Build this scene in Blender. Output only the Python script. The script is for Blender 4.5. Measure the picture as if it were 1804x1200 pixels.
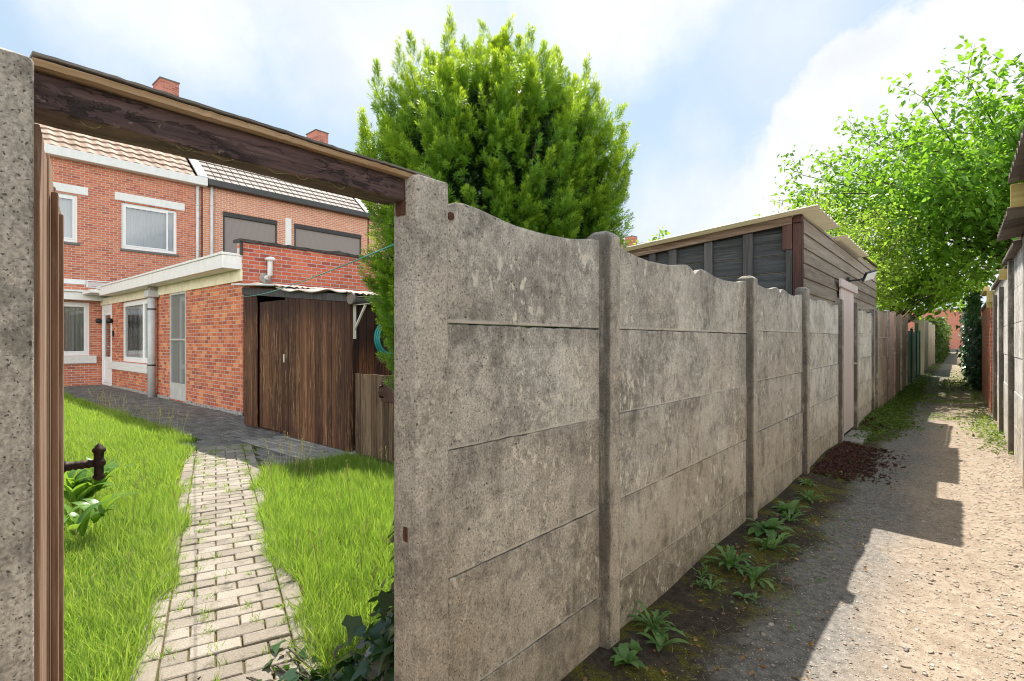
import bpy, math, random
import numpy as np
from mathutils import Vector, Matrix

# ------------------------------------------------------------------ camera, light, exposure
sc = bpy.context.scene
for o in list(bpy.data.objects):
    bpy.data.objects.remove(o)
R = math.radians
cam_d = bpy.data.cameras.new('camera')
cam_d.sensor_width = 36.0
cam_d.lens = 18.34
cam_d.clip_start = 0.02
cam_d.clip_end = 1000
cam = bpy.data.objects.new('camera', cam_d)
sc.collection.objects.link(cam)
cam.location = (0, 0, 1.4)
cam.rotation_euler = (R(90), 0, R(40.6))
sc.camera = cam

SUN = Vector((-0.40, 0.47, 1.0)).normalized()
SUN_ELEV = math.asin(SUN.z)
SUN_ROT = math.atan2(SUN.x, SUN.y)
SUN_STRENGTH = 3.8
SKY_STRENGTH = 0.12
EXPOSURE = 1.1

sun_d = bpy.data.lights.new('sun', 'SUN')
sun_d.energy = SUN_STRENGTH
sun_d.angle = R(0.5)
sun_d.color = (1.0, 0.94, 0.85)
sun = bpy.data.objects.new('sun', sun_d)
sc.collection.objects.link(sun)
sun.rotation_euler = SUN.to_track_quat('Z', 'Y').to_euler()
sun.location = (-8, 9, 20)

sc.view_settings.view_transform = 'Standard'
sc.view_settings.look = 'None'
sc.view_settings.gamma = 1
sc.view_settings.exposure = EXPOSURE
sc.view_settings.use_curve_mapping = False
sc.render.engine = 'CYCLES'
sc.cycles.use_denoising = True
sc.cycles.filter_width = 1.1
sc.cycles.max_bounces = 6
sc.cycles.diffuse_bounces = 3
sc.cycles.glossy_bounces = 3
sc.cycles.transmission_bounces = 4
sc.cycles.transparent_max_bounces = 8
sc.cycles.sample_clamp_indirect = 6
sc.cycles.caustics_reflective = False
sc.cycles.caustics_refractive = False


# ------------------------------------------------------------------ node helpers
class G:
    """small wrapper round a node tree"""
    def __init__(self, tree):
        self.t = tree
        tree.nodes.clear()

    def n(self, typ, ins=None, **kw):
        nd = self.t.nodes.new(typ)
        for k, v in kw.items():
            setattr(nd, k, v)
        for k, v in (ins or {}).items():
            self.put(nd.inputs[k], v)
        return nd

    def put(self, sock, v):
        if hasattr(v, 'is_output'):
            self.t.links.new(v, sock)
        elif hasattr(v, 'outputs'):
            self.t.links.new(v.outputs[0], sock)
        else:
            if hasattr(sock, 'default_value'):
                dv = sock.default_value
                if hasattr(dv, '__len__') and len(dv) == 4 and len(v) == 3:
                    v = (*v, 1)
            sock.default_value = v

    def math(self, op, a, b=0.5, c=None, clamp=False):
        nd = self.t.nodes.new('ShaderNodeMath')
        nd.operation = op
        nd.use_clamp = clamp
        self.put(nd.inputs[0], a)
        self.put(nd.inputs[1], b)
        if c is not None:
            self.put(nd.inputs[2], c)
        return nd.outputs[0]

    def vmath(self, op, a, b):
        nd = self.t.nodes.new('ShaderNodeVectorMath')
        nd.operation = op
        self.put(nd.inputs[0], a)
        self.put(nd.inputs[3 if op == 'SCALE' else 1], b)
        return nd.outputs['Value'] if op in ('DOT_PRODUCT', 'LENGTH') else nd.outputs[0]

    def sstep(self, v, lo, hi, a=0.0, b=1.0):
        nd = self.n('ShaderNodeMapRange', interpolation_type='SMOOTHSTEP')
        self.put(nd.inputs[0], v)
        for i, x in enumerate((lo, hi, a, b)):
            self.put(nd.inputs[i + 1], x)
        return nd.outputs[0]

    def noise(self, vec, scale=5.0, detail=4.0, rough=0.55, dist=0.0, col=False):
        nd = self.n('ShaderNodeTexNoise', {'Vector': vec, 'Scale': scale, 'Detail': detail, 'Roughness': rough, 'Distortion': dist})
        return nd.outputs['Color' if col else 'Fac']

    def vor(self, vec, scale, feature='F1', out='Distance', rand=1.0):
        nd = self.n('ShaderNodeTexVoronoi', {'Vector': vec, 'Scale': scale, 'Randomness': rand}, feature=feature)
        return nd.outputs[out]

    def scale3(self, vec, s):
        return self.vmath('MULTIPLY', vec, s)

    def mix(self, fac, a, b, blend='MIX'):
        nd = self.n('ShaderNodeMix', data_type='RGBA', blend_type=blend)
        nd.clamp_factor = True
        self.put(nd.inputs[0], fac)
        self.put(nd.inputs[6], a)
        self.put(nd.inputs[7], b)
        return nd.outputs[2]

    def ramp(self, fac, stops, interp='LINEAR'):
        nd = self.n('ShaderNodeValToRGB', {'Fac': fac})
        cr = nd.color_ramp
        cr.interpolation = interp
        while len(cr.elements) < len(stops):
            cr.elements.new(0.5)
        for e, (p, c) in zip(cr.elements, stops):
            e.position = p
            e.color = (*c, 1) if len(c) == 3 else c
        return nd.outputs[0]

    def sep(self, vec):
        return self.n('ShaderNodeSeparateXYZ', {0: vec}).outputs

    def comb(self, x, y, z):
        return self.n('ShaderNodeCombineXYZ', {0: x, 1: y, 2: z}).outputs[0]

    def bump(self, h, strength=0.5, dist=0.01, normal=None):
        ins = {'Height': h, 'Strength': strength, 'Distance': dist}
        if normal is not None:
            ins['Normal'] = normal
        return self.n('ShaderNodeBump', ins).outputs[0]

    def out(self, sh):
        o = self.n('ShaderNodeOutputMaterial')
        self.t.links.new(sh.outputs[0] if hasattr(sh, 'outputs') else sh, o.inputs[0])

    def bsdf(self, col, rough=0.8, normal=None, spec=0.3, **ins):
        d = {'Base Color': col, 'Roughness': rough, 'Specular IOR Level': spec}
        if normal is not None:
            d['Normal'] = normal
        for k, v in ins.items():
            d[k.replace('_', ' ')] = v
        return self.n('ShaderNodeBsdfPrincipled', d).outputs[0]

    def obj(self, rnd=0.0):
        c = self.n('ShaderNodeTexCoord').outputs['Object']
        if rnd:
            r = self.n('ShaderNodeObjectInfo').outputs['Random']
            c = self.vmath('ADD', c, self.vmath('SCALE', (31.7, 17.3, 11.9), self.math('MULTIPLY', r, rnd)))
        return c

    def island(self):
        return self.n('ShaderNodeNewGeometry').outputs['Random Per Island']


def M(name):
    m = bpy.data.materials.new(name)
    m.use_nodes = True
    return m, G(m.node_tree)


# ------------------------------------------------------------------ world: Nishita sky with clouds
world = bpy.data.worlds.new('World')
sc.world = world
world.use_nodes = True
g = G(world.node_tree)
sky = g.n('ShaderNodeTexSky', sky_type='NISHITA')
sky.sun_disc = False
sky.sun_elevation = SUN_ELEV
sky.sun_rotation = SUN_ROT
sky.air_density = 1.0
sky.dust_density = 1.2
sky.ozone_density = 1.2
dirv = g.n('ShaderNodeTexCoord').outputs['Generated']


def px_dir(x, y):
    f = Vector((-math.sin(R(40.6)), math.cos(R(40.6)), 0))
    r = Vector((math.cos(R(40.6)), math.sin(R(40.6)), 0))
    return (f + r * ((x - 902) / 919) + Vector((0, 0, 1)) * ((600 - y) / 919)).normalized()


s = g.sep(dirv)
# clouds on a plane overhead so they flatten towards the horizon
zz = g.math('ADD', g.math('MAXIMUM', s[2], 0.0), 0.22)
cp = g.comb(g.math('DIVIDE', s[0], zz), g.math('DIVIDE', s[1], zz), 0.0)
n1 = g.noise(g.vmath('ADD', cp, (3.1, 1.7, 0.0)), 1.3, 7, 0.58, 0.6)
rot = g.n('ShaderNodeMapping', {'Vector': cp, 'Rotation': (0, 0, R(-48)), 'Scale': (0.55, 2.1, 1)}).outputs[0]
n2 = g.noise(rot, 1.25, 6, 0.6, 0.3)
streak = g.sstep(n2, 0.53, 0.72)
puff = g.sstep(n1, 0.54, 0.68)
cl = g.math('MAXIMUM', g.math('MULTIPLY', streak, 0.6), g.math('MULTIPLY', puff, 0.45))
# the big cumulus over the black shed, and the veil across the top
edge = g.math('MULTIPLY', g.math('SUBTRACT', g.noise(dirv, 7.0, 6, 0.6, 0.2), 0.5), 0.16)
for (x, y, rad, soft, amt) in ((1700, 330, 0.27, 0.014, 1.0), (1480, 420, 0.20, 0.03, 0.92), (1535, 185, 0.105, 0.014, 1.0),
                               (1230, 420, 0.14, 0.08, 0.75), (620, -170, 0.26, 0.08, 0.8), (1100, -140, 0.20, 0.07, 0.95), (300, -60, 0.16, 0.07, 0.8),
                               (1380, 60, 0.10, 0.1, 0.55), (610, 140, 0.05, 0.05, 0.6), (330, 150, 0.05, 0.06, 0.35), (1240, 255, 0.05, 0.05, 0.5)):
    d = g.vmath('LENGTH', g.vmath('SUBTRACT', dirv, tuple(px_dir(x, y))), (0, 0, 0))
    m = g.sstep(g.math('ADD', d, edge), rad + soft, rad - soft, 0.0, 1.0)
    m = g.math('SUBTRACT', 1.0, g.sstep(g.math('ADD', d, edge), rad - soft, rad + soft))
    cl = g.math('MAXIMUM', cl, g.math('MULTIPLY', m, amt))
cl = g.math('MULTIPLY', cl, g.sstep(s[2], -0.02, 0.12))
shade = g.noise(g.vmath('ADD', dirv, (0.03, 0.05, 0.06)), 5.0, 5, 0.6)
ccol = g.mix(g.sstep(shade, 0.3, 0.7), (3.5, 3.66, 3.92), (4.3, 4.35, 4.4))
# extra bright unseen clouds, added opposite the sun to lift the shaded faces
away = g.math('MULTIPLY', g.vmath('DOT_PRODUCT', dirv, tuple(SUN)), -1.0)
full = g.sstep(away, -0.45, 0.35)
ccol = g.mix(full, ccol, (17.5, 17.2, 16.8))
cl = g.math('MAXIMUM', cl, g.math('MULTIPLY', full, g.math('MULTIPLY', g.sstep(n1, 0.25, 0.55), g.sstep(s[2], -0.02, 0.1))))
skycol = g.mix(0.85, sky.outputs[0], (2.22, 2.86, 3.45))
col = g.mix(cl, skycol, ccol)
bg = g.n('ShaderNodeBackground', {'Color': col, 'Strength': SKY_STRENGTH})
wo = g.n('ShaderNodeOutputWorld')
g.t.links.new(bg.outputs[0], wo.inputs[0])


# ------------------------------------------------------------------ materials
MAT = {}


def concrete(name, c0, c1, lichen=0.5, pores=1.0, streaks=0.6, joint=True, warm=0.0, side=0.0):
    m, g = M(name)
    v = g.obj(3.0)
    gen = g.sep(g.n('ShaderNodeTexCoord').outputs['Generated'])
    big = g.noise(v, 2.3, 5, 0.6)
    col = g.mix(g.sstep(big, 0.3, 0.7), c0, c1)
    # broad warm/cold weathering
    col = g.mix(g.math('MULTIPLY', g.sstep(g.noise(v, 1.1, 3, 0.5), 0.48, 0.72), 0.4 + warm), col, (0.36, 0.29, 0.21))
    # soil splashed up and green algae near the ground
    z0 = g.sep(g.obj())[2]
    low = g.math('MULTIPLY', g.math('SUBTRACT', 1.0, g.sstep(g.math('ADD', z0, g.math('MULTIPLY', big, 0.5)), 0.35, 1.35)), 0.5)
    col = g.mix(low, col, (0.47, 0.385, 0.285))
    alg = g.math('MULTIPLY', g.math('SUBTRACT', 1.0, g.sstep(z0, 0.05, 0.40)), g.sstep(g.noise(v, 6, 5, 0.65), 0.48, 0.66))
    col = g.mix(g.math('MULTIPLY', alg, 0.45), col, (0.17, 0.165, 0.07))
    # sand-sized speckle
    sp = g.noise(v, 150, 3, 0.7)
    col = g.mix(0.75, col, g.ramp(sp, [(0.30, (0.30, 0.29, 0.27)), (0.5, (0.62, 0.61, 0.6)), (0.70, (1, 0.99, 0.96))]), 'OVERLAY')
    # vertical algae streaks
    sv = g.scale3(v, (9.0, 9.0, 0.9))
    st = g.sstep(g.noise(sv, 1.6, 6, 0.65), 0.45, 0.75)
    st2 = g.sstep(g.noise(v, 3.0, 5, 0.7), 0.42, 0.62)
    dark = g.math('MULTIPLY', g.math('MULTIPLY', st, st2), streaks)
    col = g.mix(dark, col, (0.062, 0.057, 0.05))
    # mottled grey dirt
    mot = g.sstep(g.noise(v, 11, 7, 0.75), 0.47, 0.68)
    col = g.mix(g.math('MULTIPLY', mot, 0.55), col, (0.12, 0.112, 0.10))
    grim = g.math('MULTIPLY', g.sstep(g.noise(v, 2.1, 6, 0.7), 0.46, 0.60), g.sstep(g.noise(v, 30, 5, 0.7), 0.36, 0.56))
    col = g.mix(g.math('MULTIPLY', grim, 0.42), col, (0.085, 0.08, 0.072))
    # pale lichen blots
    lv = g.scale3(v, (1.0, 1.0, 0.62))
    l1 = g.sstep(g.noise(lv, 22, 7, 0.62, 0.4), 0.57, 0.63)
    l2 = g.sstep(g.noise(v, 2.6, 3, 0.5), 0.40, 0.62)
    l3 = g.sstep(g.noise(lv, 42, 4, 0.6, 0.3), 0.60, 0.66)
    l2 = g.math('ADD', g.math('MULTIPLY', l2, 0.8), 0.2)
    lic = g.math('MULTIPLY', g.math('MULTIPLY', g.math('MAXIMUM', l1, g.math('MULTIPLY', l3, 0.8)), l2), lichen)
    col = g.mix(lic, col, (0.76, 0.71, 0.61))
    # pores and pebbles
    pore = g.sstep(g.noise(v, 165, 1.5, 0.5), 0.645, 0.70)
    pore2 = g.sstep(g.noise(v, 70, 1.5, 0.5), 0.70, 0.735)
    pr = g.math('MULTIPLY', g.math('MAXIMUM', pore, pore2), min(1.0, pores))
    col = g.mix(g.math('MULTIPLY', pr, 0.85), col, (0.055, 0.05, 0.044))
    peb = g.sstep(g.noise(g.vmath('ADD', v, (3.3, 9.1, 5.7)), 95, 1.5, 0.5), 0.69, 0.73)
    col = g.mix(g.math('MULTIPLY', peb, 0.7 * min(1, pores)), col, g.mix(g.noise(v, 40, 1, 0.5), (0.60, 0.56, 0.49), (0.36, 0.25, 0.16)))
    if side:   # algae down the flank that faces the gate
        sb = g.math('SUBTRACT', 1.0, g.sstep(g.math('ADD', gen[1], g.math('MULTIPLY', g.noise(v, 14, 4, 0.6), 0.25)), 0.14, 0.40))
        sb = g.math('MULTIPLY', sb, g.sstep(g.noise(g.scale3(v, (6, 6, 0.8)), 2.0, 6, 0.7), 0.30, 0.52))
        col = g.mix(g.math('MULTIPLY', sb, side), col, (0.045, 0.043, 0.038))
    if joint:   # lime bloom along the lower lip and grime under the joint above
        e = g.math('SUBTRACT', 1.0, g.sstep(gen[2], 0.012, 0.045))
        nb = g.sstep(g.noise(v, 11, 5, 0.7), 0.40, 0.55)
        col = g.mix(g.math('MULTIPLY', g.math('MULTIPLY', e, nb), 0.75), col, (0.66, 0.63, 0.57))
        e2 = g.sstep(gen[2], 0.72, 1.0)
        col = g.mix(g.math('MULTIPLY', g.math('MULTIPLY', e2, g.sstep(g.noise(sv, 1.1, 5, 0.6), 0.4, 0.7)), 0.5), col, (0.10, 0.095, 0.085))
    h = g.math('ADD', g.math('MULTIPLY', sp, 0.35), g.math('MULTIPLY', g.noise(v, 24, 6, 0.7), 0.9))
    h = g.math('SUBTRACT', h, g.math('MULTIPLY', pr, 1.2))
    h = g.math('ADD', h, g.math('MULTIPLY', peb, 0.5))
    nrm = g.bump(h, 0.55, 0.005)
    g.out(g.bsdf(col, 0.92, nrm, 0.2))
    return m


MAT['concrete'] = concrete('weathered_concrete', (0.385, 0.365, 0.332), (0.58, 0.548, 0.495), lichen=1.0, pores=0.95, streaks=0.55)
MAT['post'] = concrete('washed_concrete', (0.34, 0.315, 0.28), (0.50, 0.465, 0.41), lichen=0.5, pores=0.95, streaks=0.7, joint=False)
MAT['post_dark'] = concrete('washed_concrete_mossy', (0.32, 0.295, 0.262), (0.47, 0.435, 0.385), lichen=0.5, pores=0.95, streaks=0.8, joint=False, side=0.7)
MAT['smooth_concrete'] = concrete('newer_smooth_concrete', (0.54, 0.51, 0.465), (0.68, 0.645, 0.585), lichen=0.6, pores=0.35, streaks=0.4)
MAT['pale_concrete'] = concrete('pale_concrete', (0.66, 0.64, 0.61), (0.76, 0.74, 0.70), lichen=0.3, pores=0.3, streaks=0.2)
MAT['brown_concrete'] = concrete('brown_concrete', (0.25, 0.195, 0.155), (0.38, 0.30, 0.24), lichen=0.4, pores=0.5, streaks=0.6, warm=0.3)


def brick(name, axis, cols, mortar, msize=0.005, bw=0.21, rh=0.0745, dark=0.25, patch=None):
    """axis: horizontal axis of the wall face ('x' or 'y')"""
    m, g = M(name)
    v = g.obj()
    s = g.sep(v)
    u = s[0] if axis == 'x' else s[1]
    p0 = g.comb(u, s[2], 0.0)
    wob = g.vmath('SCALE', g.noise(v, 9, 3, 0.6, col=True), 0.008)
    p = g.vmath('ADD', p0, wob)
    bt = g.n('ShaderNodeTexBrick', {'Vector': p, 'Color1': (0, 0, 0, 1), 'Color2': (1, 1, 1, 1), 'Mortar': (0.5, 0.5, 0.5, 1), 'Scale': 1.0,
                                    'Mortar Size': msize, 'Mortar Smooth': 0.25, 'Bias': 0.0, 'Brick Width': bw, 'Row Height': rh})
    bt.offset = 0.5
    rnd = bt.outputs['Color']
    fac = bt.outputs['Fac']
    n = len(cols)
    bc = g.ramp(rnd, [(i / (n - 1), c) for i, c in enumerate(cols)])
    grain = g.noise(v, 60, 4, 0.7)
    bc = g.mix(0.5, bc, g.ramp(grain, [(0.3, (0.3, 0.3, 0.3)), (0.7, (0.75, 0.75, 0.75))]), 'OVERLAY')
    soot = g.sstep(g.noise(v, 1.2, 5, 0.65), 0.5, 0.75)
    bc = g.mix(g.math('MULTIPLY', soot, dark), bc, (0.10, 0.06, 0.045))
    mc = g.mix(g.noise(v, 20, 4, 0.6), tuple(c * 0.7 for c in mortar), mortar)
    col = g.mix(fac, bc, mc)
    if patch:   # lime splashes
        sp = g.sstep(g.noise(v, 6, 6, 0.7), 0.66, 0.72)
        col = g.mix(g.math('MULTIPLY', sp, patch), col, (0.62, 0.55, 0.48))
    h = g.math('ADD', g.math('MULTIPLY', g.math('SUBTRACT', 1.0, fac), 0.8), g.math('MULTIPLY', grain, 0.25))
    g.out(g.bsdf(col, 0.88, g.bump(h, 0.7, 0.01), 0.25))
    return m


OR = [(0.56, 0.165, 0.09), (0.63, 0.215, 0.115), (0.48, 0.13, 0.075), (0.66, 0.25, 0.14), (0.38, 0.115, 0.075)]
AN = [(0.54, 0.15, 0.075), (0.42, 0.10, 0.055), (0.62, 0.20, 0.085), (0.30, 0.085, 0.055), (0.54, 0.155, 0.08), (0.70, 0.29, 0.12), (0.36, 0.095, 0.06)]
RD = [(0.56, 0.135, 0.075), (0.51, 0.115, 0.065), (0.62, 0.18, 0.095), (0.32, 0.08, 0.06), (0.55, 0.145, 0.08), (0.42, 0.09, 0.06)]
MAT['brick_house'] = brick('orange_brick', 'y', OR, (0.74, 0.67, 0.59), 0.0066)
MAT['brick_house_x'] = brick('orange_brick_side', 'x', OR, (0.52, 0.46, 0.40), 0.0050)
MAT['brick_neighbour'] = brick('orange_brick_pale_joints', 'y', [(0.64, 0.23, 0.12), (0.72, 0.31, 0.17), (0.60, 0.22, 0.13)], (0.88, 0.82, 0.74), 0.0085, dark=0.05)
MAT['brick_annex'] = brick('mixed_brick', 'x', AN, (0.64, 0.58, 0.51), 0.0055, patch=0.4)
MAT['brick_parapet'] = brick('red_brick', 'y', RD, (0.55, 0.52, 0.49), 0.007, dark=0.12, patch=0.6)
MAT['brick_end'] = brick('far_red_brick', 'x', [(0.52, 0.17, 0.10), (0.58, 0.22, 0.14), (0.44, 0.13, 0.08)], (0.55, 0.48, 0.42), 0.006)
MAT['brick_chimney'] = brick('chimney_brick', 'y', [(0.50, 0.14, 0.09), (0.58, 0.22, 0.15), (0.36, 0.10, 0.07)], (0.5, 0.45, 0.4), 0.006, patch=0.5)


def wood(name, axis, cols, rough=0.8, island=True, wear=None, wear_amt=0.5, knots=0.0, grain=1.0, spread=0.22, fade=None):
    """planks: grain runs along axis, every plank its own shade"""
    m, g = M(name)
    v = g.obj()
    sc_ = {'x': (0.9, 16, 16), 'y': (16, 0.9, 16), 'z': (16, 16, 0.9)}[axis]
    isl = g.island() if island else 0.0
    off = g.vmath('SCALE', (13.1, 7.7, 5.3), g.math('MULTIPLY', isl, 9.0)) if island else (0, 0, 0)
    vv = g.vmath('ADD', g.scale3(v, sc_), off)
    n1 = g.noise(vv, 1.3, 6, 0.65, 0.7)
    n2 = g.noise(vv, 5.0, 5, 0.7, 0.3)
    f = g.math('ADD', g.math('MULTIPLY', n1, 0.65), g.math('MULTIPLY', n2, 0.35))
    if island:
        f = g.math('ADD', f, g.math('MULTIPLY', g.math('SUBTRACT', isl, 0.5), spread))
    n = len(cols)
    col = g.ramp(f, [(0.30 + 0.42 * i / (n - 1), c) for i, c in enumerate(cols)])
    low = None
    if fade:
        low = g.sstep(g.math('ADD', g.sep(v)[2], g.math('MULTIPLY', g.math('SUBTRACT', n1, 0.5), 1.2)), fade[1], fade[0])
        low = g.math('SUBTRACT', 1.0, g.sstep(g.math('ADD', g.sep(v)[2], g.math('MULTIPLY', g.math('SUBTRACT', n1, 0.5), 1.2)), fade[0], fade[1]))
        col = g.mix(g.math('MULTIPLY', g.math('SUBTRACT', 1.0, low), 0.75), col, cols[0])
    if wear:
        w = g.math('MULTIPLY', g.sstep(n2, 0.50, 0.66), g.sstep(g.noise(g.vmath('ADD', g.scale3(v, tuple(x * 0.25 for x in sc_)), off), 1.6, 4, 0.6), 0.42, 0.62))
        w = g.math('MULTIPLY', w, low) if low is not None else w
        col = g.mix(g.math('MULTIPLY', w, wear_amt), col, wear)
    if knots:
        kd = g.vor(g.scale3(v, {'x': (2.5, 6, 6), 'y': (6, 2.5, 6), 'z': (6, 6, 2.5)}[axis]), 1.4)
        k = g.math('SUBTRACT', 1.0, g.sstep(kd, 0.06, 0.15))
        col = g.mix(g.math('MULTIPLY', k, knots), col, cols[0])
    h = g.math('ADD', g.math('MULTIPLY', n2, 0.7), g.math('MULTIPLY', n1, 0.5))
    g.out(g.bsdf(col, rough, g.bump(h, 0.6 * grain, 0.004), 0.25))
    return m


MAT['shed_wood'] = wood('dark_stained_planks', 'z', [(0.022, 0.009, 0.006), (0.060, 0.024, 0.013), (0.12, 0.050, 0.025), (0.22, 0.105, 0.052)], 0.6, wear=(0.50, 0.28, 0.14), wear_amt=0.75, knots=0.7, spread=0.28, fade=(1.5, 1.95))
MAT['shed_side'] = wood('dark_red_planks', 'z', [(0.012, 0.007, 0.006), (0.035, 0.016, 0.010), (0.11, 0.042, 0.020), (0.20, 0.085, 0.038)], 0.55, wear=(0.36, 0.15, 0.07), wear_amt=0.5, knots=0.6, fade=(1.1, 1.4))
MAT['low_gate'] = wood('greyed_brown_planks', 'z', [(0.035, 0.02, 0.013), (0.08, 0.046, 0.028), (0.15, 0.095, 0.058), (0.22, 0.15, 0.10)], 0.75, wear=(0.36, 0.29, 0.21), wear_amt=0.4, knots=0.6)
MAT['gate_wood'] = wood('sunbleached_planks', 'z', [(0.13, 0.065, 0.042), (0.27, 0.16, 0.105), (0.38, 0.245, 0.17), (0.46, 0.34, 0.26)], 0.75, wear=(0.55, 0.46, 0.38), wear_amt=0.5)
def lintel_mat():
    m, g = M('peeling_dark_paint')
    v = g.obj()
    gr = g.noise(g.scale3(v, (60, 2.2, 60)), 1.2, 6, 0.7, 0.4)
    col = g.ramp(gr, [(0.32, (0.040, 0.023, 0.022)), (0.5, (0.095, 0.056, 0.053)), (0.68, (0.155, 0.102, 0.096))])
    fl = g.sstep(g.noise(g.scale3(v, (30, 11, 34)), 1.5, 7, 0.7, 0.6), 0.53, 0.57)
    zone = g.sstep(g.noise(g.scale3(v, (3, 3, 9)), 1.6, 3, 0.5), 0.40, 0.60)
    fl = g.math('MULTIPLY', fl, zone)
    col = g.mix(g.math('MULTIPLY', fl, 0.85), col, (0.017, 0.011, 0.011))
    sc_ = g.sstep(g.noise(g.scale3(v, (70, 5, 80)), 1.7, 5, 0.7), 0.61, 0.67)
    col = g.mix(g.math('MULTIPLY', sc_, 0.75), col, (0.27, 0.21, 0.18))
    spot = g.sstep(g.noise(v, 26, 5, 0.7), 0.64, 0.69)
    col = g.mix(g.math('MULTIPLY', spot, 0.55), col, (0.34, 0.27, 0.22))
    h = g.math('SUBTRACT', gr, g.math('MULTIPLY', fl, 0.8))
    g.out(g.bsdf(col, 0.55, g.bump(h, 0.8, 0.003), 0.35))
    return m


MAT['lintel'] = lintel_mat()
MAT['cap_wood'] = wood('bare_board', 'y', [(0.20, 0.12, 0.06), (0.36, 0.23, 0.12), (0.52, 0.38, 0.24), (0.66, 0.56, 0.43)], 0.8, island=False)
MAT['felt'] = wood('old_roofing_felt', 'y', [(0.10, 0.09, 0.08), (0.22, 0.20, 0.175), (0.40, 0.37, 0.33)], 0.95, island=False)
MAT['black_board'] = wood('blackened_boards', 'x', [(0.018, 0.020, 0.022), (0.045, 0.048, 0.052), (0.08, 0.085, 0.09)], 0.75, wear=(0.14, 0.145, 0.15), wear_amt=0.5)
MAT['black_stud'] = wood('blackened_stud', 'z', [(0.03, 0.03, 0.032), (0.08, 0.078, 0.08), (0.13, 0.125, 0.125)], 0.75)
MAT['red_stud'] = wood('brown_stained_stud', 'z', [(0.03, 0.013, 0.011), (0.075, 0.034, 0.028), (0.12, 0.06, 0.048)], 0.65, wear=(0.22, 0.15, 0.12), wear_amt=0.35)
MAT['clad'] = wood('weathered_clapboard', 'y', [(0.11, 0.092, 0.075), (0.20, 0.17, 0.137), (0.28, 0.24, 0.195), (0.35, 0.305, 0.255)], 0.8, wear=(0.36, 0.32, 0.27), wear_amt=0.35)
MAT['rafter'] = wood('flaking_rafter', 'x', [(0.09, 0.055, 0.042), (0.22, 0.15, 0.115), (0.36, 0.27, 0.22)], 0.8, island=False, wear=(0.60, 0.54, 0.46), wear_amt=0.7)
MAT['pink_door'] = wood('pink_painted_planks', 'z', [(0.50, 0.42, 0.405), (0.58, 0.495, 0.475), (0.63, 0.545, 0.525)], 0.6, grain=0.3)
MAT['red_door'] = wood('salmon_painted_planks', 'z', [(0.50, 0.30, 0.25), (0.60, 0.385, 0.33), (0.66, 0.45, 0.39)], 0.6, grain=0.3)
MAT['yellow_board'] = wood('yellow_painted_board', 'x', [(0.40, 0.30, 0.09), (0.58, 0.46, 0.17), (0.68, 0.57, 0.27)], 0.7)
MAT['yellow_board_y'] = wood('yellow_painted_board_long', 'y', [(0.40, 0.30, 0.09), (0.58, 0.46, 0.17), (0.68, 0.57, 0.27)], 0.7)
MAT['pale_post'] = wood('pale_grey_boards', 'z', [(0.30, 0.25, 0.19), (0.44, 0.38, 0.29), (0.54, 0.48, 0.38)], 0.8)
MAT['white_wood'] = wood('chipped_white_paint', 'x', [(0.55, 0.53, 0.49), (0.74, 0.72, 0.68), (0.80, 0.79, 0.75)], 0.55, island=False, wear=(0.30, 0.27, 0.23), wear_amt=0.18, grain=0.5)
MAT['bark'] = wood('tree_bark', 'z', [(0.03, 0.025, 0.018), (0.08, 0.065, 0.05), (0.14, 0.12, 0.095)], 0.9, island=False)


def plain(name, col, rough=0.5, spec=0.4, metal=0.0, var=0.12, vscale=6.0, dirt=0.0, dcol=(0.12, 0.10, 0.08)):
    m, g = M(name)
    v = g.obj(1.0)
    n = g.noise(v, vscale, 5, 0.65)
    c = g.mix(g.sstep(n, 0.25, 0.75), tuple(x * (1 - var) for x in col), tuple(min(1, x * (1 + var)) for x in col))
    if dirt:
        st = g.sstep(g.noise(g.scale3(v, (7, 7, 1.2)), 1.5, 6, 0.7), 0.48, 0.72)
        c = g.mix(g.math('MULTIPLY', st, dirt), c, dcol)
    nr = g.bump(g.noise(v, 90, 3, 0.6), 0.12, 0.003)
    g.out(g.bsdf(c, rough, nr, spec, Metallic=metal))
    return m


MAT['white'] = plain('white_paint', (0.82, 0.81, 0.78), 0.45, var=0.05, dirt=0.10)
MAT['white_frame'] = plain('white_window_frame', (0.85, 0.85, 0.84), 0.35, var=0.03, dirt=0.03)
MAT['cream'] = plain('cream_paint', (0.84, 0.77, 0.56), 0.5, dirt=0.12)
MAT['grey_frame'] = plain('pale_grey_screen_frame', (0.50, 0.49, 0.45), 0.5, dirt=0.2)
MAT['sill_stone'] = plain('bluestone_sill', (0.17, 0.165, 0.155), 0.8, dirt=0.2)
MAT['pvc'] = plain('grey_pvc_pipe', (0.52, 0.53, 0.54), 0.45, dirt=0.12)
MAT['pvc_white'] = plain('pale_pvc_pipe', (0.66, 0.66, 0.64), 0.45, dirt=0.15)
MAT['dark_metal'] = plain('charcoal_aluminium', (0.045, 0.042, 0.042), 0.45)
MAT['anthracite'] = plain('anthracite_gutter', (0.07, 0.068, 0.068), 0.5)
MAT['coping'] = plain('tarred_coping', (0.055, 0.05, 0.046), 0.9, var=0.5, vscale=12)
MAT['iron'] = plain('rusty_cast_iron', (0.045, 0.03, 0.024), 0.6, 0.5, 0.6, var=0.5, vscale=60)
MAT['rust'] = plain('rusted_steel', (0.10, 0.045, 0.025), 0.85, var=0.5, vscale=80)
MAT['gutter_cap'] = plain('dusty_brown_gutter_cap', (0.17, 0.14, 0.125), 0.6, dirt=0.3)
MAT['galv'] = plain('painted_steel_bracket', (0.55, 0.53, 0.46), 0.5, dirt=0.3, dcol=(0.25, 0.12, 0.05))
MAT['teal'] = plain('teal_plastic_line', (0.05, 0.34, 0.27), 0.45)
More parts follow.
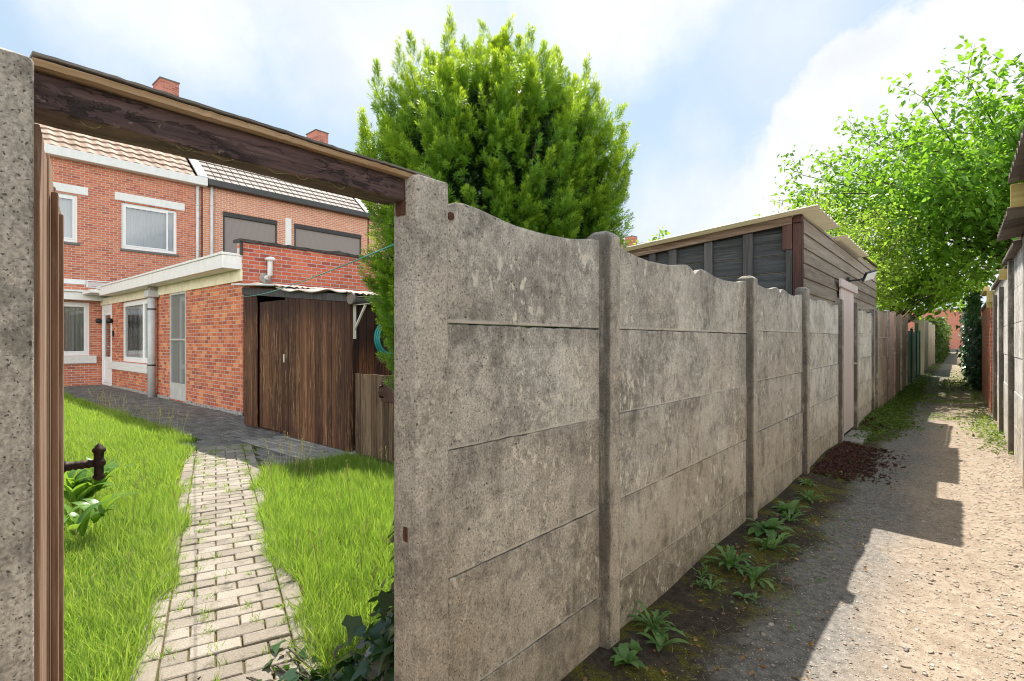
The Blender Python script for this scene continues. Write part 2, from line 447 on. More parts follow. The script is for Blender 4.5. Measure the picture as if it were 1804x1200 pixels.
MAT['hose'] = plain('teal_hose', (0.02, 0.22, 0.21), 0.4)
MAT['green_fence'] = plain('dark_green_mesh', (0.008, 0.075, 0.055), 0.5, var=0.5, vscale=20)
MAT['black_plastic'] = plain('black_plastic', (0.02, 0.02, 0.021), 0.4)
MAT['lens'] = plain('clear_lamp_lens', (0.70, 0.72, 0.70), 0.15, 0.6)
MAT['stone'] = plain('grey_fieldstone', (0.30, 0.30, 0.31), 0.85, var=0.35, vscale=25)
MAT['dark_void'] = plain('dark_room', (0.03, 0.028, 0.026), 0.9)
MAT['slab'] = plain('concrete_slab', (0.34, 0.32, 0.29), 0.9, var=0.25, vscale=14, dirt=0.3)


def shutter_mat():
    m, g = M('taupe_roller_slats')
    s = g.sep(g.obj())
    w = g.math('FRACT', g.math('MULTIPLY', s[2], 25.0))
    line = g.sstep(g.math('ABSOLUTE', g.math('SUBTRACT', w, 0.5)), 0.36, 0.5)
    col = g.mix(line, (0.30, 0.255, 0.235), (0.15, 0.125, 0.115))
    g.out(g.bsdf(col, 0.5, g.bump(line, -0.6, 0.004), 0.4))
    return m


MAT['shutter'] = shutter_mat()


def glass():
    m, g = M('window_glass')
    fr = g.n('ShaderNodeFresnel', {'IOR': 1.65})
    tr = g.n('ShaderNodeBsdfTransparent', {'Color': (0.82, 0.86, 0.86, 1)})
    gl = g.n('ShaderNodeBsdfGlossy', {'Color': (0.95, 0.97, 1, 1), 'Roughness': 0.015})
    mx = g.n('ShaderNodeMixShader', {0: g.math('ADD', g.math('MULTIPLY', fr.outputs[0], 1.3), 0.06, clamp=True), 1: tr.outputs[0], 2: gl.outputs[0]})
    g.out(mx)
    return m


MAT['glass'] = glass()


def curtain(name, col):
    m, g = M(name)
    v = g.obj()
    n = g.noise(g.scale3(v, (1, 1, 0.15)), 14, 3, 0.6)
    c = g.mix(n, tuple(x * 0.8 for x in col), col)
    d = g.n('ShaderNodeBsdfDiffuse', {'Color': c})
    t = g.n('ShaderNodeBsdfTranslucent', {'Color': c})
    g.out(g.n('ShaderNodeMixShader', {0: 0.3, 1: d.outputs[0], 2: t.outputs[0]}))
    return m


MAT['curtain'] = curtain('white_net_curtain', (0.85, 0.88, 0.90))
MAT['curtain_dark'] = curtain('grey_striped_curtain', (0.85, 0.82, 0.77))


def screen_mat():
    m, g = M('insect_screen')
    d = g.bsdf((0.27, 0.28, 0.27), 0.6, None, 0.3)
    tr = g.n('ShaderNodeBsdfTransparent')
    g.out(g.n('ShaderNodeMixShader', {0: 0.62, 1: tr.outputs[0], 2: d}))
    return m


MAT['screen'] = screen_mat()


def tile_mat(name, cols, rough=0.75):
    m, g = M(name)
    v = g.obj()
    n = g.noise(v, 3.0, 4, 0.6)
    r = g.sep(g.n('ShaderNodeTexVoronoi', {'Vector': v, 'Scale': 3.1}).outputs['Color'])[0]
    f = g.math('ADD', g.math('MULTIPLY', n, 0.6), g.math('MULTIPLY', r, 0.4))
    k = len(cols)
    c = g.ramp(f, [(0.2 + 0.6 * i / (k - 1), x) for i, x in enumerate(cols)])
    c = g.mix(0.35, c, g.ramp(g.noise(v, 45, 4, 0.7), [(0.3, (0.35,) * 3), (0.7, (0.7,) * 3)]), 'OVERLAY')
    g.out(g.bsdf(c, rough, g.bump(g.noise(v, 60, 4, 0.6), 0.2, 0.004), 0.3))
    return m


MAT['pantile'] = tile_mat('sun_bleached_pantile', [(0.25, 0.17, 0.125), (0.34, 0.24, 0.18), (0.42, 0.31, 0.245)])
MAT['flat_tile'] = tile_mat('pale_glazed_tile', [(0.23, 0.195, 0.175), (0.29, 0.25, 0.225), (0.34, 0.295, 0.265)], 0.75)
MAT['brown_tile'] = tile_mat('brown_tile', [(0.18, 0.10, 0.075), (0.27, 0.16, 0.12), (0.34, 0.21, 0.16)])
MAT['lead'] = plain('white_verge_flashing', (0.62, 0.62, 0.61), 0.6, dirt=0.25)
MAT['bitumen'] = tile_mat('bitumen_sheet', [(0.26, 0.19, 0.155), (0.40, 0.31, 0.26), (0.50, 0.41, 0.36)])


def sheet_roof():
    m, g = M('translucent_corrugated_sheet')
    v = g.obj()
    c = g.mix(g.noise(v, 4, 4, 0.6), (0.52, 0.48, 0.38), (0.70, 0.66, 0.56))
    d = g.bsdf(c, 0.5, None, 0.4)
    t = g.n('ShaderNodeBsdfTranslucent', {'Color': (0.75, 0.70, 0.55, 1)})
    g.out(g.n('ShaderNodeMixShader', {0: 0.3, 1: d, 2: t.outputs[0]}))
    return m


MAT['sheet'] = sheet_roof()
MAT['eternit'] = tile_mat('grey_fibre_cement_sheet', [(0.09, 0.075, 0.062), (0.15, 0.125, 0.105), (0.22, 0.185, 0.155)], 0.9)


def leafy(name, dark, light, trans, tmix=0.45, rough=0.45, tipcol=None, spec=0.35):
    m, g = M(name)
    rnd = g.n('ShaderNodeAttribute', attribute_name='rnd').outputs['Fac']
    c = g.mix(rnd, dark, light)
    tc = g.mix(rnd, tuple(x * 0.75 for x in trans), trans)
    if tipcol:
        tip = g.n('ShaderNodeAttribute', attribute_name='tip').outputs['Fac']
        c = g.mix(tip, c, tipcol[0])
        tc = g.mix(tip, tc, tipcol[1])
    d = g.bsdf(c, rough, None, spec)
    t = g.n('ShaderNodeBsdfTranslucent', {'Color': tc})
    g.out(g.n('ShaderNodeMixShader', {0: tmix, 1: d, 2: t.outputs[0]}))
    return m


MAT['grass'] = leafy('grass_blades', (0.055, 0.14, 0.014), (0.18, 0.33, 0.035), (0.48, 0.74, 0.06), 0.48, 0.5, tipcol=((0.34, 0.40, 0.10), (0.70, 0.74, 0.16)))
MAT['seed'] = leafy('dry_grass_heads', (0.34, 0.30, 0.12), (0.50, 0.45, 0.22), (0.5, 0.45, 0.15), 0.3)
MAT['yew'] = leafy('yew_needles', (0.05, 0.16, 0.022), (0.12, 0.29, 0.035), (0.34, 0.62, 0.04), 0.42, 0.4, tipcol=((0.36, 0.50, 0.022), (0.85, 0.95, 0.035)))
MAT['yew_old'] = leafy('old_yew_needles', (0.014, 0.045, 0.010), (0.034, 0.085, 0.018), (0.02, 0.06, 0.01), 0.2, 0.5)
MAT['walnut'] = leafy('broad_green_leaves', (0.07, 0.18, 0.024), (0.16, 0.33, 0.042), (0.38, 0.68, 0.045), 0.5, 0.35, spec=0.5)
MAT['hazel'] = leafy('fresh_green_leaves', (0.09, 0.22, 0.022), (0.19, 0.37, 0.036), (0.52, 0.82, 0.05), 0.52, 0.35, spec=0.5)
MAT['privet'] = leafy('pale_green_leaves', (0.14, 0.25, 0.035), (0.28, 0.42, 0.07), (0.55, 0.80, 0.07), 0.5, 0.35, spec=0.5)
MAT['ivy'] = leafy('ivy_leaves', (0.016, 0.052, 0.020), (0.040, 0.105, 0.036), (0.10, 0.24, 0.03), 0.25, 0.28, spec=0.6)
MAT['weed'] = leafy('weed_leaves', (0.085, 0.20, 0.055), (0.23, 0.39, 0.13), (0.3, 0.55, 0.1), 0.35, 0.4, spec=0.4)
MAT['lily'] = leafy('soft_broad_leaves', (0.08, 0.19, 0.03), (0.16, 0.30, 0.045), (0.36, 0.58, 0.05), 0.42, 0.38, spec=0.45)
MAT['cover'] = leafy('low_green_weeds', (0.05, 0.11, 0.02), (0.13, 0.20, 0.03), (0.25, 0.36, 0.04), 0.35, 0.5)
MAT['hedge'] = leafy('dark_hedge_leaves', (0.030, 0.07, 0.012), (0.09, 0.14, 0.025), (0.18, 0.26, 0.03), 0.3, 0.5)
MAT['stem'] = plain('green_stem', (0.09, 0.13, 0.03), 0.6)


def alley_mat():
    m, g = M('trodden_gravel_path')
    v = g.obj()
    s = g.sep(v)
    w = g.noise(v, 1.1, 5, 0.6)
    w2 = g.noise(v, 5.0, 6, 0.65)
    # distance from the fence with a wandering edge
    e = g.math('ADD', s[0], g.math('ADD', g.math('MULTIPLY', g.math('SUBTRACT', w, 0.5), 0.55), g.math('MULTIPLY', g.math('SUBTRACT', w2, 0.5), 0.25)))
    fine = g.noise(v, 130, 3, 0.7)
    mid = g.noise(v, 26, 5, 0.7)
    sand = g.mix(g.sstep(mid, 0.3, 0.7), (0.26, 0.205, 0.155), (0.41, 0.335, 0.262))
    sand = g.mix(g.math('MULTIPLY', g.sstep(w2, 0.46, 0.66), 0.75), sand, (0.25, 0.195, 0.145))
    grit = g.mix(g.sstep(mid, 0.3, 0.7), (0.13, 0.122, 0.112), (0.27, 0.25, 0.225))
    soil = g.mix(g.sstep(mid, 0.35, 0.7), (0.045, 0.036, 0.028), (0.095, 0.075, 0.055))
    moss = g.mix(g.sstep(fine, 0.35, 0.65), (0.075, 0.075, 0.014), (0.16, 0.145, 0.03))
    mm = g.math('MULTIPLY', g.sstep(g.noise(v, 3.6, 6, 0.65), 0.47, 0.56), g.sstep(g.noise(v, 30, 4, 0.6), 0.36, 0.52))
    soil = g.mix(mm, soil, moss)
    col = g.mix(g.sstep(e, -0.86, -0.66), soil, grit)
    col = g.mix(g.sstep(e, -0.52, -0.12), col, sand)
    # small embedded stones
    vd = g.vor(v, 85)
    vc = g.sep(g.vor(v, 85, out='Color'))
    st = g.math('MULTIPLY', g.math('SUBTRACT', 1.0, g.sstep(vd, 0.22, 0.38)), g.sstep(vc[0], 0.74, 0.78))
    st = g.math('MULTIPLY', st, g.sstep(e, -0.95, -0.55))
    col = g.mix(g.math('MULTIPLY', st, 0.8), col, g.mix(vc[1], (0.24, 0.21, 0.18), (0.62, 0.56, 0.49)))
    col = g.mix(0.7, col, g.ramp(fine, [(0.3, (0.3,) * 3), (0.7, (0.72,) * 3)]), 'OVERLAY')
    # green film further along the path
    gm = g.math('MULTIPLY', g.sstep(g.noise(v, 1.7, 5, 0.65), 0.47, 0.6), g.sstep(s[1], 9.0, 15.0))
    col = g.mix(g.math('MULTIPLY', gm, 0.7), col, (0.13, 0.15, 0.035))
    h = g.math('ADD', g.math('MULTIPLY', fine, 0.5), g.math('ADD', mid, g.math('MULTIPLY', st, 0.6)))
    g.out(g.bsdf(col, 0.95, g.bump(h, 0.6, 0.007), 0.15))
    return m


MAT['alley'] = alley_mat()


def soil_mat(name, a, b, mossy=0.3):
    m, g = M(name)
    v = g.obj()
    n = g.noise(v, 18, 6, 0.7)
    c = g.mix(g.sstep(n, 0.3, 0.7), a, b)
    c = g.mix(g.math('MULTIPLY', g.sstep(g.noise(v, 5, 5, 0.6), 0.45, 0.6), mossy), c, (0.10, 0.12, 0.025))
    g.out(g.bsdf(c, 0.95, g.bump(n, 0.8, 0.02), 0.15))
    return m


MAT['ground'] = soil_mat('plain_earth', (0.12, 0.10, 0.07), (0.22, 0.19, 0.13), 0.4)
MAT['soil'] = soil_mat('lawn_soil', (0.05, 0.045, 0.022), (0.11, 0.10, 0.04), 0.6)
MAT['bed'] = soil_mat('mossy_joint_sand', (0.085, 0.065, 0.03), (0.20, 0.15, 0.075), 0.55)
MAT['dark_bed'] = soil_mat('dark_joint_sand', (0.03, 0.027, 0.022), (0.08, 0.07, 0.05), 0.4)


def paver_mat(name, a, b, stain):
    m, g = M(name)
    v = g.obj()
    isl = g.island()
    f = g.math('ADD', g.math('MULTIPLY', g.noise(v, 4, 5, 0.6), 0.6), g.math('MULTIPLY', isl, 0.4))
    c = g.mix(g.sstep(f, 0.25, 0.8), a, b)
    fine = g.noise(v, 140, 3, 0.7)
    c = g.mix(0.7, c, g.ramp(fine, [(0.3, (0.3,) * 3), (0.7, (0.75,) * 3)]), 'OVERLAY')
    c = g.mix(g.math('MULTIPLY', g.sstep(g.noise(v, 9, 6, 0.7), 0.52, 0.7), stain), c, (0.10, 0.09, 0.06))
    h = g.math('ADD', g.math('MULTIPLY', fine, 0.5), g.noise(v, 30, 5, 0.7))
    g.out(g.bsdf(c, 0.9, g.bump(h, 0.6, 0.006), 0.2))
    return m


MAT['paver'] = paver_mat('buff_concrete_pavers', (0.24, 0.205, 0.165), (0.38, 0.33, 0.275), 0.75)
MAT['paver_dark'] = paver_mat('grey_patio_pavers', (0.13, 0.12, 0.11), (0.22, 0.205, 0.185), 0.55)


MAT['paver_apron'] = paver_mat('worn_grey_pavers', (0.24, 0.225, 0.205), (0.36, 0.335, 0.30), 0.5)


def chip_mat(name, cols, rough=0.85):
    m, g = M(name)
    isl = g.island()
    n = len(cols)
    c = g.ramp(isl, [(i / (n - 1), x) for i, x in enumerate(cols)])
    v = g.obj()
    c = g.mix(0.5, c, g.ramp(g.noise(v, 160, 3, 0.6), [(0.3, (0.35,) * 3), (0.7, (0.7,) * 3)]), 'OVERLAY')
    g.out(g.bsdf(c, rough, None, 0.25))
    return m


MAT['pebble'] = chip_mat('mixed_gravel', [(0.34, 0.28, 0.22), (0.44, 0.36, 0.28), (0.56, 0.49, 0.41), (0.38, 0.31, 0.25), (0.70, 0.66, 0.59), (0.46, 0.36, 0.26), (0.24, 0.21, 0.19), (0.62, 0.56, 0.49)])
MAT['chip'] = chip_mat('bark_chips', [(0.04, 0.016, 0.013), (0.085, 0.032, 0.024), (0.028, 0.013, 0.011), (0.13, 0.060, 0.045), (0.06, 0.023, 0.018)])
MAT['litter'] = chip_mat('dry_leaf_litter', [(0.22, 0.10, 0.03), (0.40, 0.24, 0.09), (0.14, 0.07, 0.03), (0.50, 0.36, 0.18)])


# ------------------------------------------------------------------ object helpers
COL = sc.collection


def link(o, parent=None):
    COL.objects.link(o)
    if parent is not None:
        o.parent = parent
    return o


def tag(o, label=None, cat=None, group=None, kind=None):
    if label:
        o['label'] = label
    if cat:
        o['category'] = cat
    if group:
        o['group'] = group
    if kind:
        o['kind'] = kind
    return o


def thing(name, label, cat, loc=(0, 0, 0), group=None):
    o = bpy.data.objects.new(name, None)
    o.empty_display_size = 0.1
    o.location = loc
    link(o)
    return tag(o, label, cat, group)


def org(p):
    """world origin of a (possibly nested) parent; none of ours is rotated"""
    v = Vector((0, 0, 0))
    while p is not None:
        v += p.location
        p = p.parent
    return v


class MB:
    """collects geometry in world coordinates"""
    def __init__(self):
        self.v = []
        self.f = []

    def add(self, vs, fs):
        b = len(self.v)
        self.v += [tuple(x) for x in vs]
        self.f += [tuple(i + b for i in f) for f in fs]
        return self

    def box(self, x0, x1, y0, y1, z0, z1):
        return self.add([(x0, y0, z0), (x1, y0, z0), (x1, y1, z0), (x0, y1, z0), (x0, y0, z1), (x1, y0, z1), (x1, y1, z1), (x0, y1, z1)],
                        [(0, 3, 2, 1), (4, 5, 6, 7), (0, 1, 5, 4), (1, 2, 6, 5), (2, 3, 7, 6), (3, 0, 4, 7)])

    def hexa(self, pts):
        return self.add(pts, [(0, 3, 2, 1), (4, 5, 6, 7), (0, 1, 5, 4), (1, 2, 6, 5), (2, 3, 7, 6), (3, 0, 4, 7)])

    def prism_x(self, out, x0, x1):
        """outline [(y, z)] pushed from x0 to x1"""
        n = len(out)
        vs = [(x0, y, z) for y, z in out] + [(x1, y, z) for y, z in out]
        fs = [tuple(range(n))[::-1], tuple(range(n, 2 * n))] + [(i, (i + 1) % n, n + (i + 1) % n, n + i) for i in range(n)]
        return self.add(vs, fs)

    def prism_y(self, out, y0, y1):
        n = len(out)
        vs = [(x, y0, z) for x, z in out] + [(x, y1, z) for x, z in out]
        fs = [tuple(range(n)), tuple(range(n, 2 * n))[::-1]] + [(i, n + i, n + (i + 1) % n, (i + 1) % n) for i in range(n)]
        return self.add(vs, fs)

    def prism_z(self, out, z0, z1):
        n = len(out)
        vs = [(x, y, z0) for x, y in out] + [(x, y, z1) for x, y in out]
        fs = [tuple(range(n))[::-1], tuple(range(n, 2 * n))] + [(i, (i + 1) % n, n + (i + 1) % n, n + i) for i in range(n)]
        return self.add(vs, fs)

    def tube(self, pts, rads, n=8, cap=True):
        pts = [Vector(p) for p in pts]
        if not hasattr(rads, '__len__'):
            rads = [rads] * len(pts)
        rings = []
        up = Vector((0.13, 0.21, 1)).normalized()
        for i, p in enumerate(pts):
            d = (pts[min(i + 1, len(pts) - 1)] - pts[max(i - 1, 0)]).normalized()
            a = d.cross(up)
            if a.length < 1e-3:
                a = d.cross(Vector((1, 0, 0)))
            a.normalize()
            b = d.cross(a)
            rings.append([p + (a * math.cos(t) + b * math.sin(t)) * rads[i] for t in [2 * math.pi * k / n for k in range(n)]])
        vs = [q for r in rings for q in r]
        fs = []
        for i in range(len(rings) - 1):
            for k in range(n):
                k2 = (k + 1) % n
                fs.append((i * n + k, i * n + k2, (i + 1) * n + k2, (i + 1) * n + k))
        if cap:
            fs.append(tuple(range(n))[::-1])
            fs.append(tuple((len(rings) - 1) * n + k for k in range(n)))
        return self.add(vs, fs)

    def lathe(self, prof, c, axis=(0, 0, 1), n=14):
        """prof: [(radius, height along axis)]"""
        ax = Vector(axis).normalized()
        return self.tube([Vector(c) + ax * h for _, h in prof], [max(r, 1e-4) for r, _ in prof], n)

    def grid(self, fn, us, vs_):
        b = [fn(u, v) for v in vs_ for u in us]
        nu = len(us)
        fs = [(j * nu + i, j * nu + i + 1, (j + 1) * nu + i + 1, (j + 1) * nu + i) for j in range(len(vs_) - 1) for i in range(nu - 1)]
        return self.add(b, fs)

    def build(self, name, mat, parent=None, bevel=0.0, smooth=False, seg=2):
        me = bpy.data.meshes.new(name)
        o_ = org(parent)
        me.from_pydata([(x - o_.x, y - o_.y, z - o_.z) for x, y, z in self.v], [], self.f)
        me.materials.append(MAT[mat] if isinstance(mat, str) else mat)
        if smooth:
            for p in me.polygons:
                p.use_smooth = True
        o = bpy.data.objects.new(name, me)
        link(o, parent)
        if bevel:
            b = o.modifiers.new('bevel', 'BEVEL')
            b.width = bevel
            b.segments = seg
            b.limit_method = 'ANGLE'
            b.angle_limit = R(40)
        return o


def np_mesh(name, V, F, mat, parent=None, attrs=None, smooth=False):
    """V (n,3) world, F (m,k) all faces the same size"""
    o_ = org(parent)
    V = np.asarray(V, dtype=np.float32) - np.array([o_.x, o_.y, o_.z], dtype=np.float32)
    me = bpy.data.meshes.new(name)
    k = F.shape[1]
    me.vertices.add(len(V))
    me.vertices.foreach_set('co', V.ravel())
    me.loops.add(F.size)
    me.loops.foreach_set('vertex_index', F.astype(np.int32).ravel())
    me.polygons.add(len(F))
    me.polygons.foreach_set('loop_start', np.arange(0, F.size, k, dtype=np.int32))
    me.polygons.foreach_set('loop_total', np.full(len(F), k, dtype=np.int32))
    for an, av in (attrs or {}).items():
        a = me.attributes.new(an, 'FLOAT', 'POINT')
        a.data.foreach_set('value', np.asarray(av, dtype=np.float32))
    me.update(calc_edges=True)
    if smooth:
        me.polygons.foreach_set('use_smooth', np.ones(len(F), dtype=bool))
    me.materials.append(MAT[mat])
    o = bpy.data.objects.new(name, me)
    return link(o, parent)


def frames(z, spin, rng):
    """rotation matrices whose third column is z (n,3), turned by spin"""
    z = z / np.linalg.norm(z, axis=1, keepdims=True)
    h = np.where(np.abs(z[:, 2:3]) < 0.9, np.array([[0, 0, 1.0]]), np.array([[1.0, 0, 0]]))
    x = np.cross(h, z)
    x /= np.linalg.norm(x, axis=1, keepdims=True)
    y = np.cross(z, x)
    c, s_ = np.cos(spin)[:, None], np.sin(spin)[:, None]
    return np.stack([x * c + y * s_, -x * s_ + y * c, z], axis=2)


def scatter(tv, tf, Rm, scale, loc):
    """template (t,3),(f,k) to n places -> V, F"""
    n = len(loc)
    sc3 = scale if scale.ndim == 2 else scale[:, None]
    tvs = tv[None, :, :] * sc3[:, None, :]
    V = np.einsum('nij,ntj->nti', Rm, tvs) + loc[:, None, :]
    F = tf[None] + (np.arange(n) * len(tv))[:, None, None]
    return V.reshape(-1, 3), F.reshape(-1, tf.shape[1])


def vnoise(p, seed=0, f=1.0):
    """cheap smooth noise, p (n,2 or 3) -> 0..1"""
    rng = np.random.RandomState(seed)
    out = np.zeros(len(p))
    for k in range(7):
        w = rng.normal(size=p.shape[1]) * f * (0.6 + 0.5 * k)
        out += np.sin(p @ w + rng.rand() * 6.28) / (1 + 0.35 * k)
    return 1 / (1 + np.exp(-out))


rng = np.random.RandomState(7)
random.seed(7)


# ------------------------------------------------------------------ terrain
def hz(x, y):
    """height of the trodden path"""
    z = 0.010 * np.sin(1.7 * x + 0.9 * y) + 0.007 * np.sin(3.1 * y - 2.2 * x) + 0.005 * np.sin(7.3 * x + 5.1 * y)
    z = z + 0.035 * np.exp(-((x + 1.2) / 0.22) ** 2)
    z = z + 0.05 * np.exp(-((x + 1.17) / 0.26) ** 2) * np.exp(-((y - 7.15) / 0.75) ** 2)
    z = z + 0.07 * np.exp(-((x + 1.17) / 0.26) ** 2) * np.exp(-((y - 11.2) / 1.5) ** 2)
    z = z + 0.02 * np.exp(-((x - 0.5) / 0.25) ** 2)
    return z


b = MB()
b.add([(-400, -400, -0.06), (400, -400, -0.06), (400, 400, -0.06), (-400, 400, -0.06)], [(0, 1, 2, 3)])
tag(b.build('ground', 'ground'), kind='structure')

xs = np.linspace(-1.235, 0.56, 36)
ys = np.concatenate([np.arange(-4, 14, 0.06), np.arange(14, 30, 0.25), np.linspace(30, 86, 40)])
XX, YY = np.meshgrid(xs, ys)
V = np.stack([XX.ravel(), YY.ravel(), hz(XX.ravel(), YY.ravel())], 1)
nu = len(xs)
idx = np.arange((len(ys) - 1) * nu).reshape(-1, nu)[:, :-1].ravel()
F = np.stack([idx, idx + 1, idx + nu + 1, idx + nu], 1)
tag(np_mesh('alley_path', V, F, 'alley', smooth=True), kind='structure')

b = MB()
b.add([(-20.9, -8, -0.012), (-1.23, -8, -0.012), (-1.23, 12, -0.012), (-20.9, 12, -0.012)], [(0, 1, 2, 3)])
tag(b.build('lawn_soil', 'soil'), kind='structure')

# garden path: every paver modelled, running bond across the path with a lengthwise border
PD = Vector((-0.941, 0.339))
PN = Vector((0.339, 0.941))
P0 = Vector((-1.22, 0.492))
PW = 0.365


def path_s(x, y):
    d = np.stack([np.asarray(x) - P0.x, np.asarray(y) - P0.y], -1)
    return d @ np.array([PD.x, PD.y]), d @ np.array([PN.x, PN.y])


def paver(mb, corners, z0, z1, ch=0.006):
    cx = sum(c[0] for c in corners) / 4
    cy = sum(c[1] for c in corners) / 4
    inn = []
    for c in corners:
        dx, dy = cx - c[0], cy - c[1]
        inn.append((c[0] + math.copysign(ch, dx), c[1] + math.copysign(ch, dy)))
    dz = [random.gauss(0, 0.0012) for _ in range(4)]
    vs = [(c[0], c[1], z0) for c in corners] + [(c[0], c[1], z1 - ch * 0.8 + d) for c, d in zip(corners, dz)] + [(c[0], c[1], z1 + d) for c, d in zip(inn, dz)]
    fs = [(8, 9, 10, 11)]
    for i in range(4):
        j = (i + 1) % 4
        fs += [(i, j, 4 + j, 4 + i), (4 + i, 4 + j, 8 + j, 8 + i)]
    mb.add(vs, fs)


pv = MB()


def lay(mb, s0, s1, t0, t1, z):
    g_ = 0.0045
    js = random.gauss(0, 0.0015)
    cs = []
    for s_, t_ in ((s0 + g_, t0 + g_), (s1 - g_, t0 + g_), (s1 - g_, t1 - g_), (s0 + g_, t1 - g_)):
        p = P0 + PD * (s_ + js) + PN * (t_ + random.gauss(0, 0.0012))
        cs.append((p.x, p.y))
    paver(mb, cs[::-1], -0.03, z + random.gauss(0, 0.0018))


s_ = -0.05
row = 0
while s_ < 6.55:
    off = (row % 2) * 0.105
    t_ = -PW + 0.105 - off
    while t_ < PW - 0.11:
        a, c = max(t_, -PW + 0.105), min(t_ + 0.21, PW - 0.105)
        if c - a > 0.03:
            lay(pv, s_, s_ + 0.107, a, c, 0.014)
        t_ += 0.21
    s_ += 0.107
    row += 1
for side in (-1, 1):
    s_ = -0.05 + (0.08 if side > 0 else 0)
    while s_ < 6.5:
        t0 = -PW if side < 0 else PW - 0.105
        lay(pv, s_, s_ + 0.21, t0, t0 + 0.105, 0.014)
        s_ += 0.21
tag(pv.build('garden_path', 'paver'), kind='structure')
b = MB()
q = [P0 + PD * a + PN * c for a, c in ((-0.1, -PW - 0.02), (6.6, -PW - 0.02), (6.6, PW + 0.02), (-0.1, PW + 0.02))]
b.add([(p.x, p.y, 0.001) for p in q], [(3, 2, 1, 0)])
tag(b.build('path_bed', 'bed'), kind='structure')

# patio between the lawn and the brick wall
pt = MB()
apron = MB()
y = 2.42
row = 0
while y < 4.06:
    x = -20.6 + (row % 2) * 0.105
    while x < -5.7:
        s1, t1 = path_s(x + 0.1, y + 0.05)
        edge_ = 2.68 if x < -8.0 else 2.42
        keep = y >= edge_ - 0.02 and not (s1 < 6.48 and abs(t1) < PW + 0.05)
        if keep:
            x1 = min(x + 0.206, -5.66)
            cs = [(x + 0.003, y + 0.003), (x1, y + 0.003), (x1, y + 0.1), (x + 0.003, y + 0.1)]
            cs = [(c[0] + random.gauss(0, 0.001), c[1] + random.gauss(0, 0.001)) for c in cs]
            ap = x > -7.6 and y > 2.98 + 0.18 * (x + 5.7) * -0.2
            paver(apron if ap else pt, cs, -0.03, 0.012 + random.gauss(0, 0.003))
        x += 0.21
    y += 0.105
    row += 1
tag(pt.build('patio_paving', 'paver_dark'), kind='structure')
tag(apron.build('shed_apron', 'paver_apron'), kind='structure')
b = MB()
b.add([(-20.7, 2.42, -0.004), (-5.66, 2.42, -0.004), (-5.66, 4.1, -0.004), (-20.7, 4.1, -0.004)], [(0, 1, 2, 3)])
tag(b.build('patio_bed', 'dark_bed'), kind='structure')

# ------------------------------------------------------------------ concrete panel fence along the alley
FX0, FX1 = -1.215, -1.255      # panel front and back
PXF, PXB = -1.17, -1.285       # post front and back
HALF = [(0.0, 1.838), (0.10, 1.848), (0.20, 1.836), (0.32, 1.817), (0.45, 1.812), (0.58, 1.813), (0.74, 1.824), (0.83, 1.842), (0.91, 1.846)]


def wave_half(y0, y1, rev=False, dz=0.0):
    """right half of the classic wave: hump, sag, small rise at the post"""
    n = 26
    pts = []
    for i in range(n + 1):
        t = i / n
        tt = 1 - t if rev else t
        u = tt * 0.91
        ys_, zs_ = zip(*HALF)
        z = float(np.interp(u, ys_, zs_))
        if tt < 0.09:
            z -= 0.034 * (1 - tt / 0.09) ** 2
        pts.append((y0 + (y1 - y0) * t, z + dz + random.gauss(0, 0.0012)))
    # light smoothing
    for _ in range(2):
        pts = [pts[0]] + [(p[0], (a[1] + 2 * p[1] + c[1]) / 4) for a, p, c in zip(pts, pts[1:], pts[2:])] + [pts[-1]]
    return pts


def fence_post(parent, y0, y1, top, mat='post', xf=PXF, xb=PXB, name='post', peak=0.02):
    m = MB()
    cx, cy = (xf + xb) / 2, (y0 + y1) / 2
    c_ = 0.007 if xf > xb else -0.007
    o = [(xf, y0 + 0.007), (xf, y1 - 0.007), (xf - c_, y1), (xb + c_, y1), (xb, y1 - 0.007), (xb, y0 + 0.007), (xb + c_, y0), (xf - c_, y0)]
    n = len(o)
    vs = [(x, y, -0.3) for x, y in o] + [(x, y, top) for x, y in o] + [(cx + (x - cx) * 0.55, cy + (y - cy) * 0.55, top + peak) for x, y in o]
    fs = [(i, (i + 1) % n, n + (i + 1) % n, n + i) for i in range(n)] + [(n + i, n + (i + 1) % n, 2 * n + (i + 1) % n, 2 * n + i) for i in range(n)] + [tuple(2 * n + i for i in range(n))]
    if xf < xb:
        fs = [f[::-1] for f in fs]
    # outline runs +y at the front, so flip outward
    fs = [f for f in fs]
    m.add(vs, fs)
    return m.build(name, mat, parent, bevel=0.004)


def fix_normals(o):
    import bmesh
    bm = bmesh.new()
    bm.from_mesh(o.data)
    bmesh.ops.recalc_face_normals(bm, faces=bm.faces)
    bm.to_mesh(o.data)
    bm.free()
    return o


ROWS = [(-0.12, 0.2585), (0.261, 0.6495), (0.652, 1.0535), (1.056, 1.4520)]


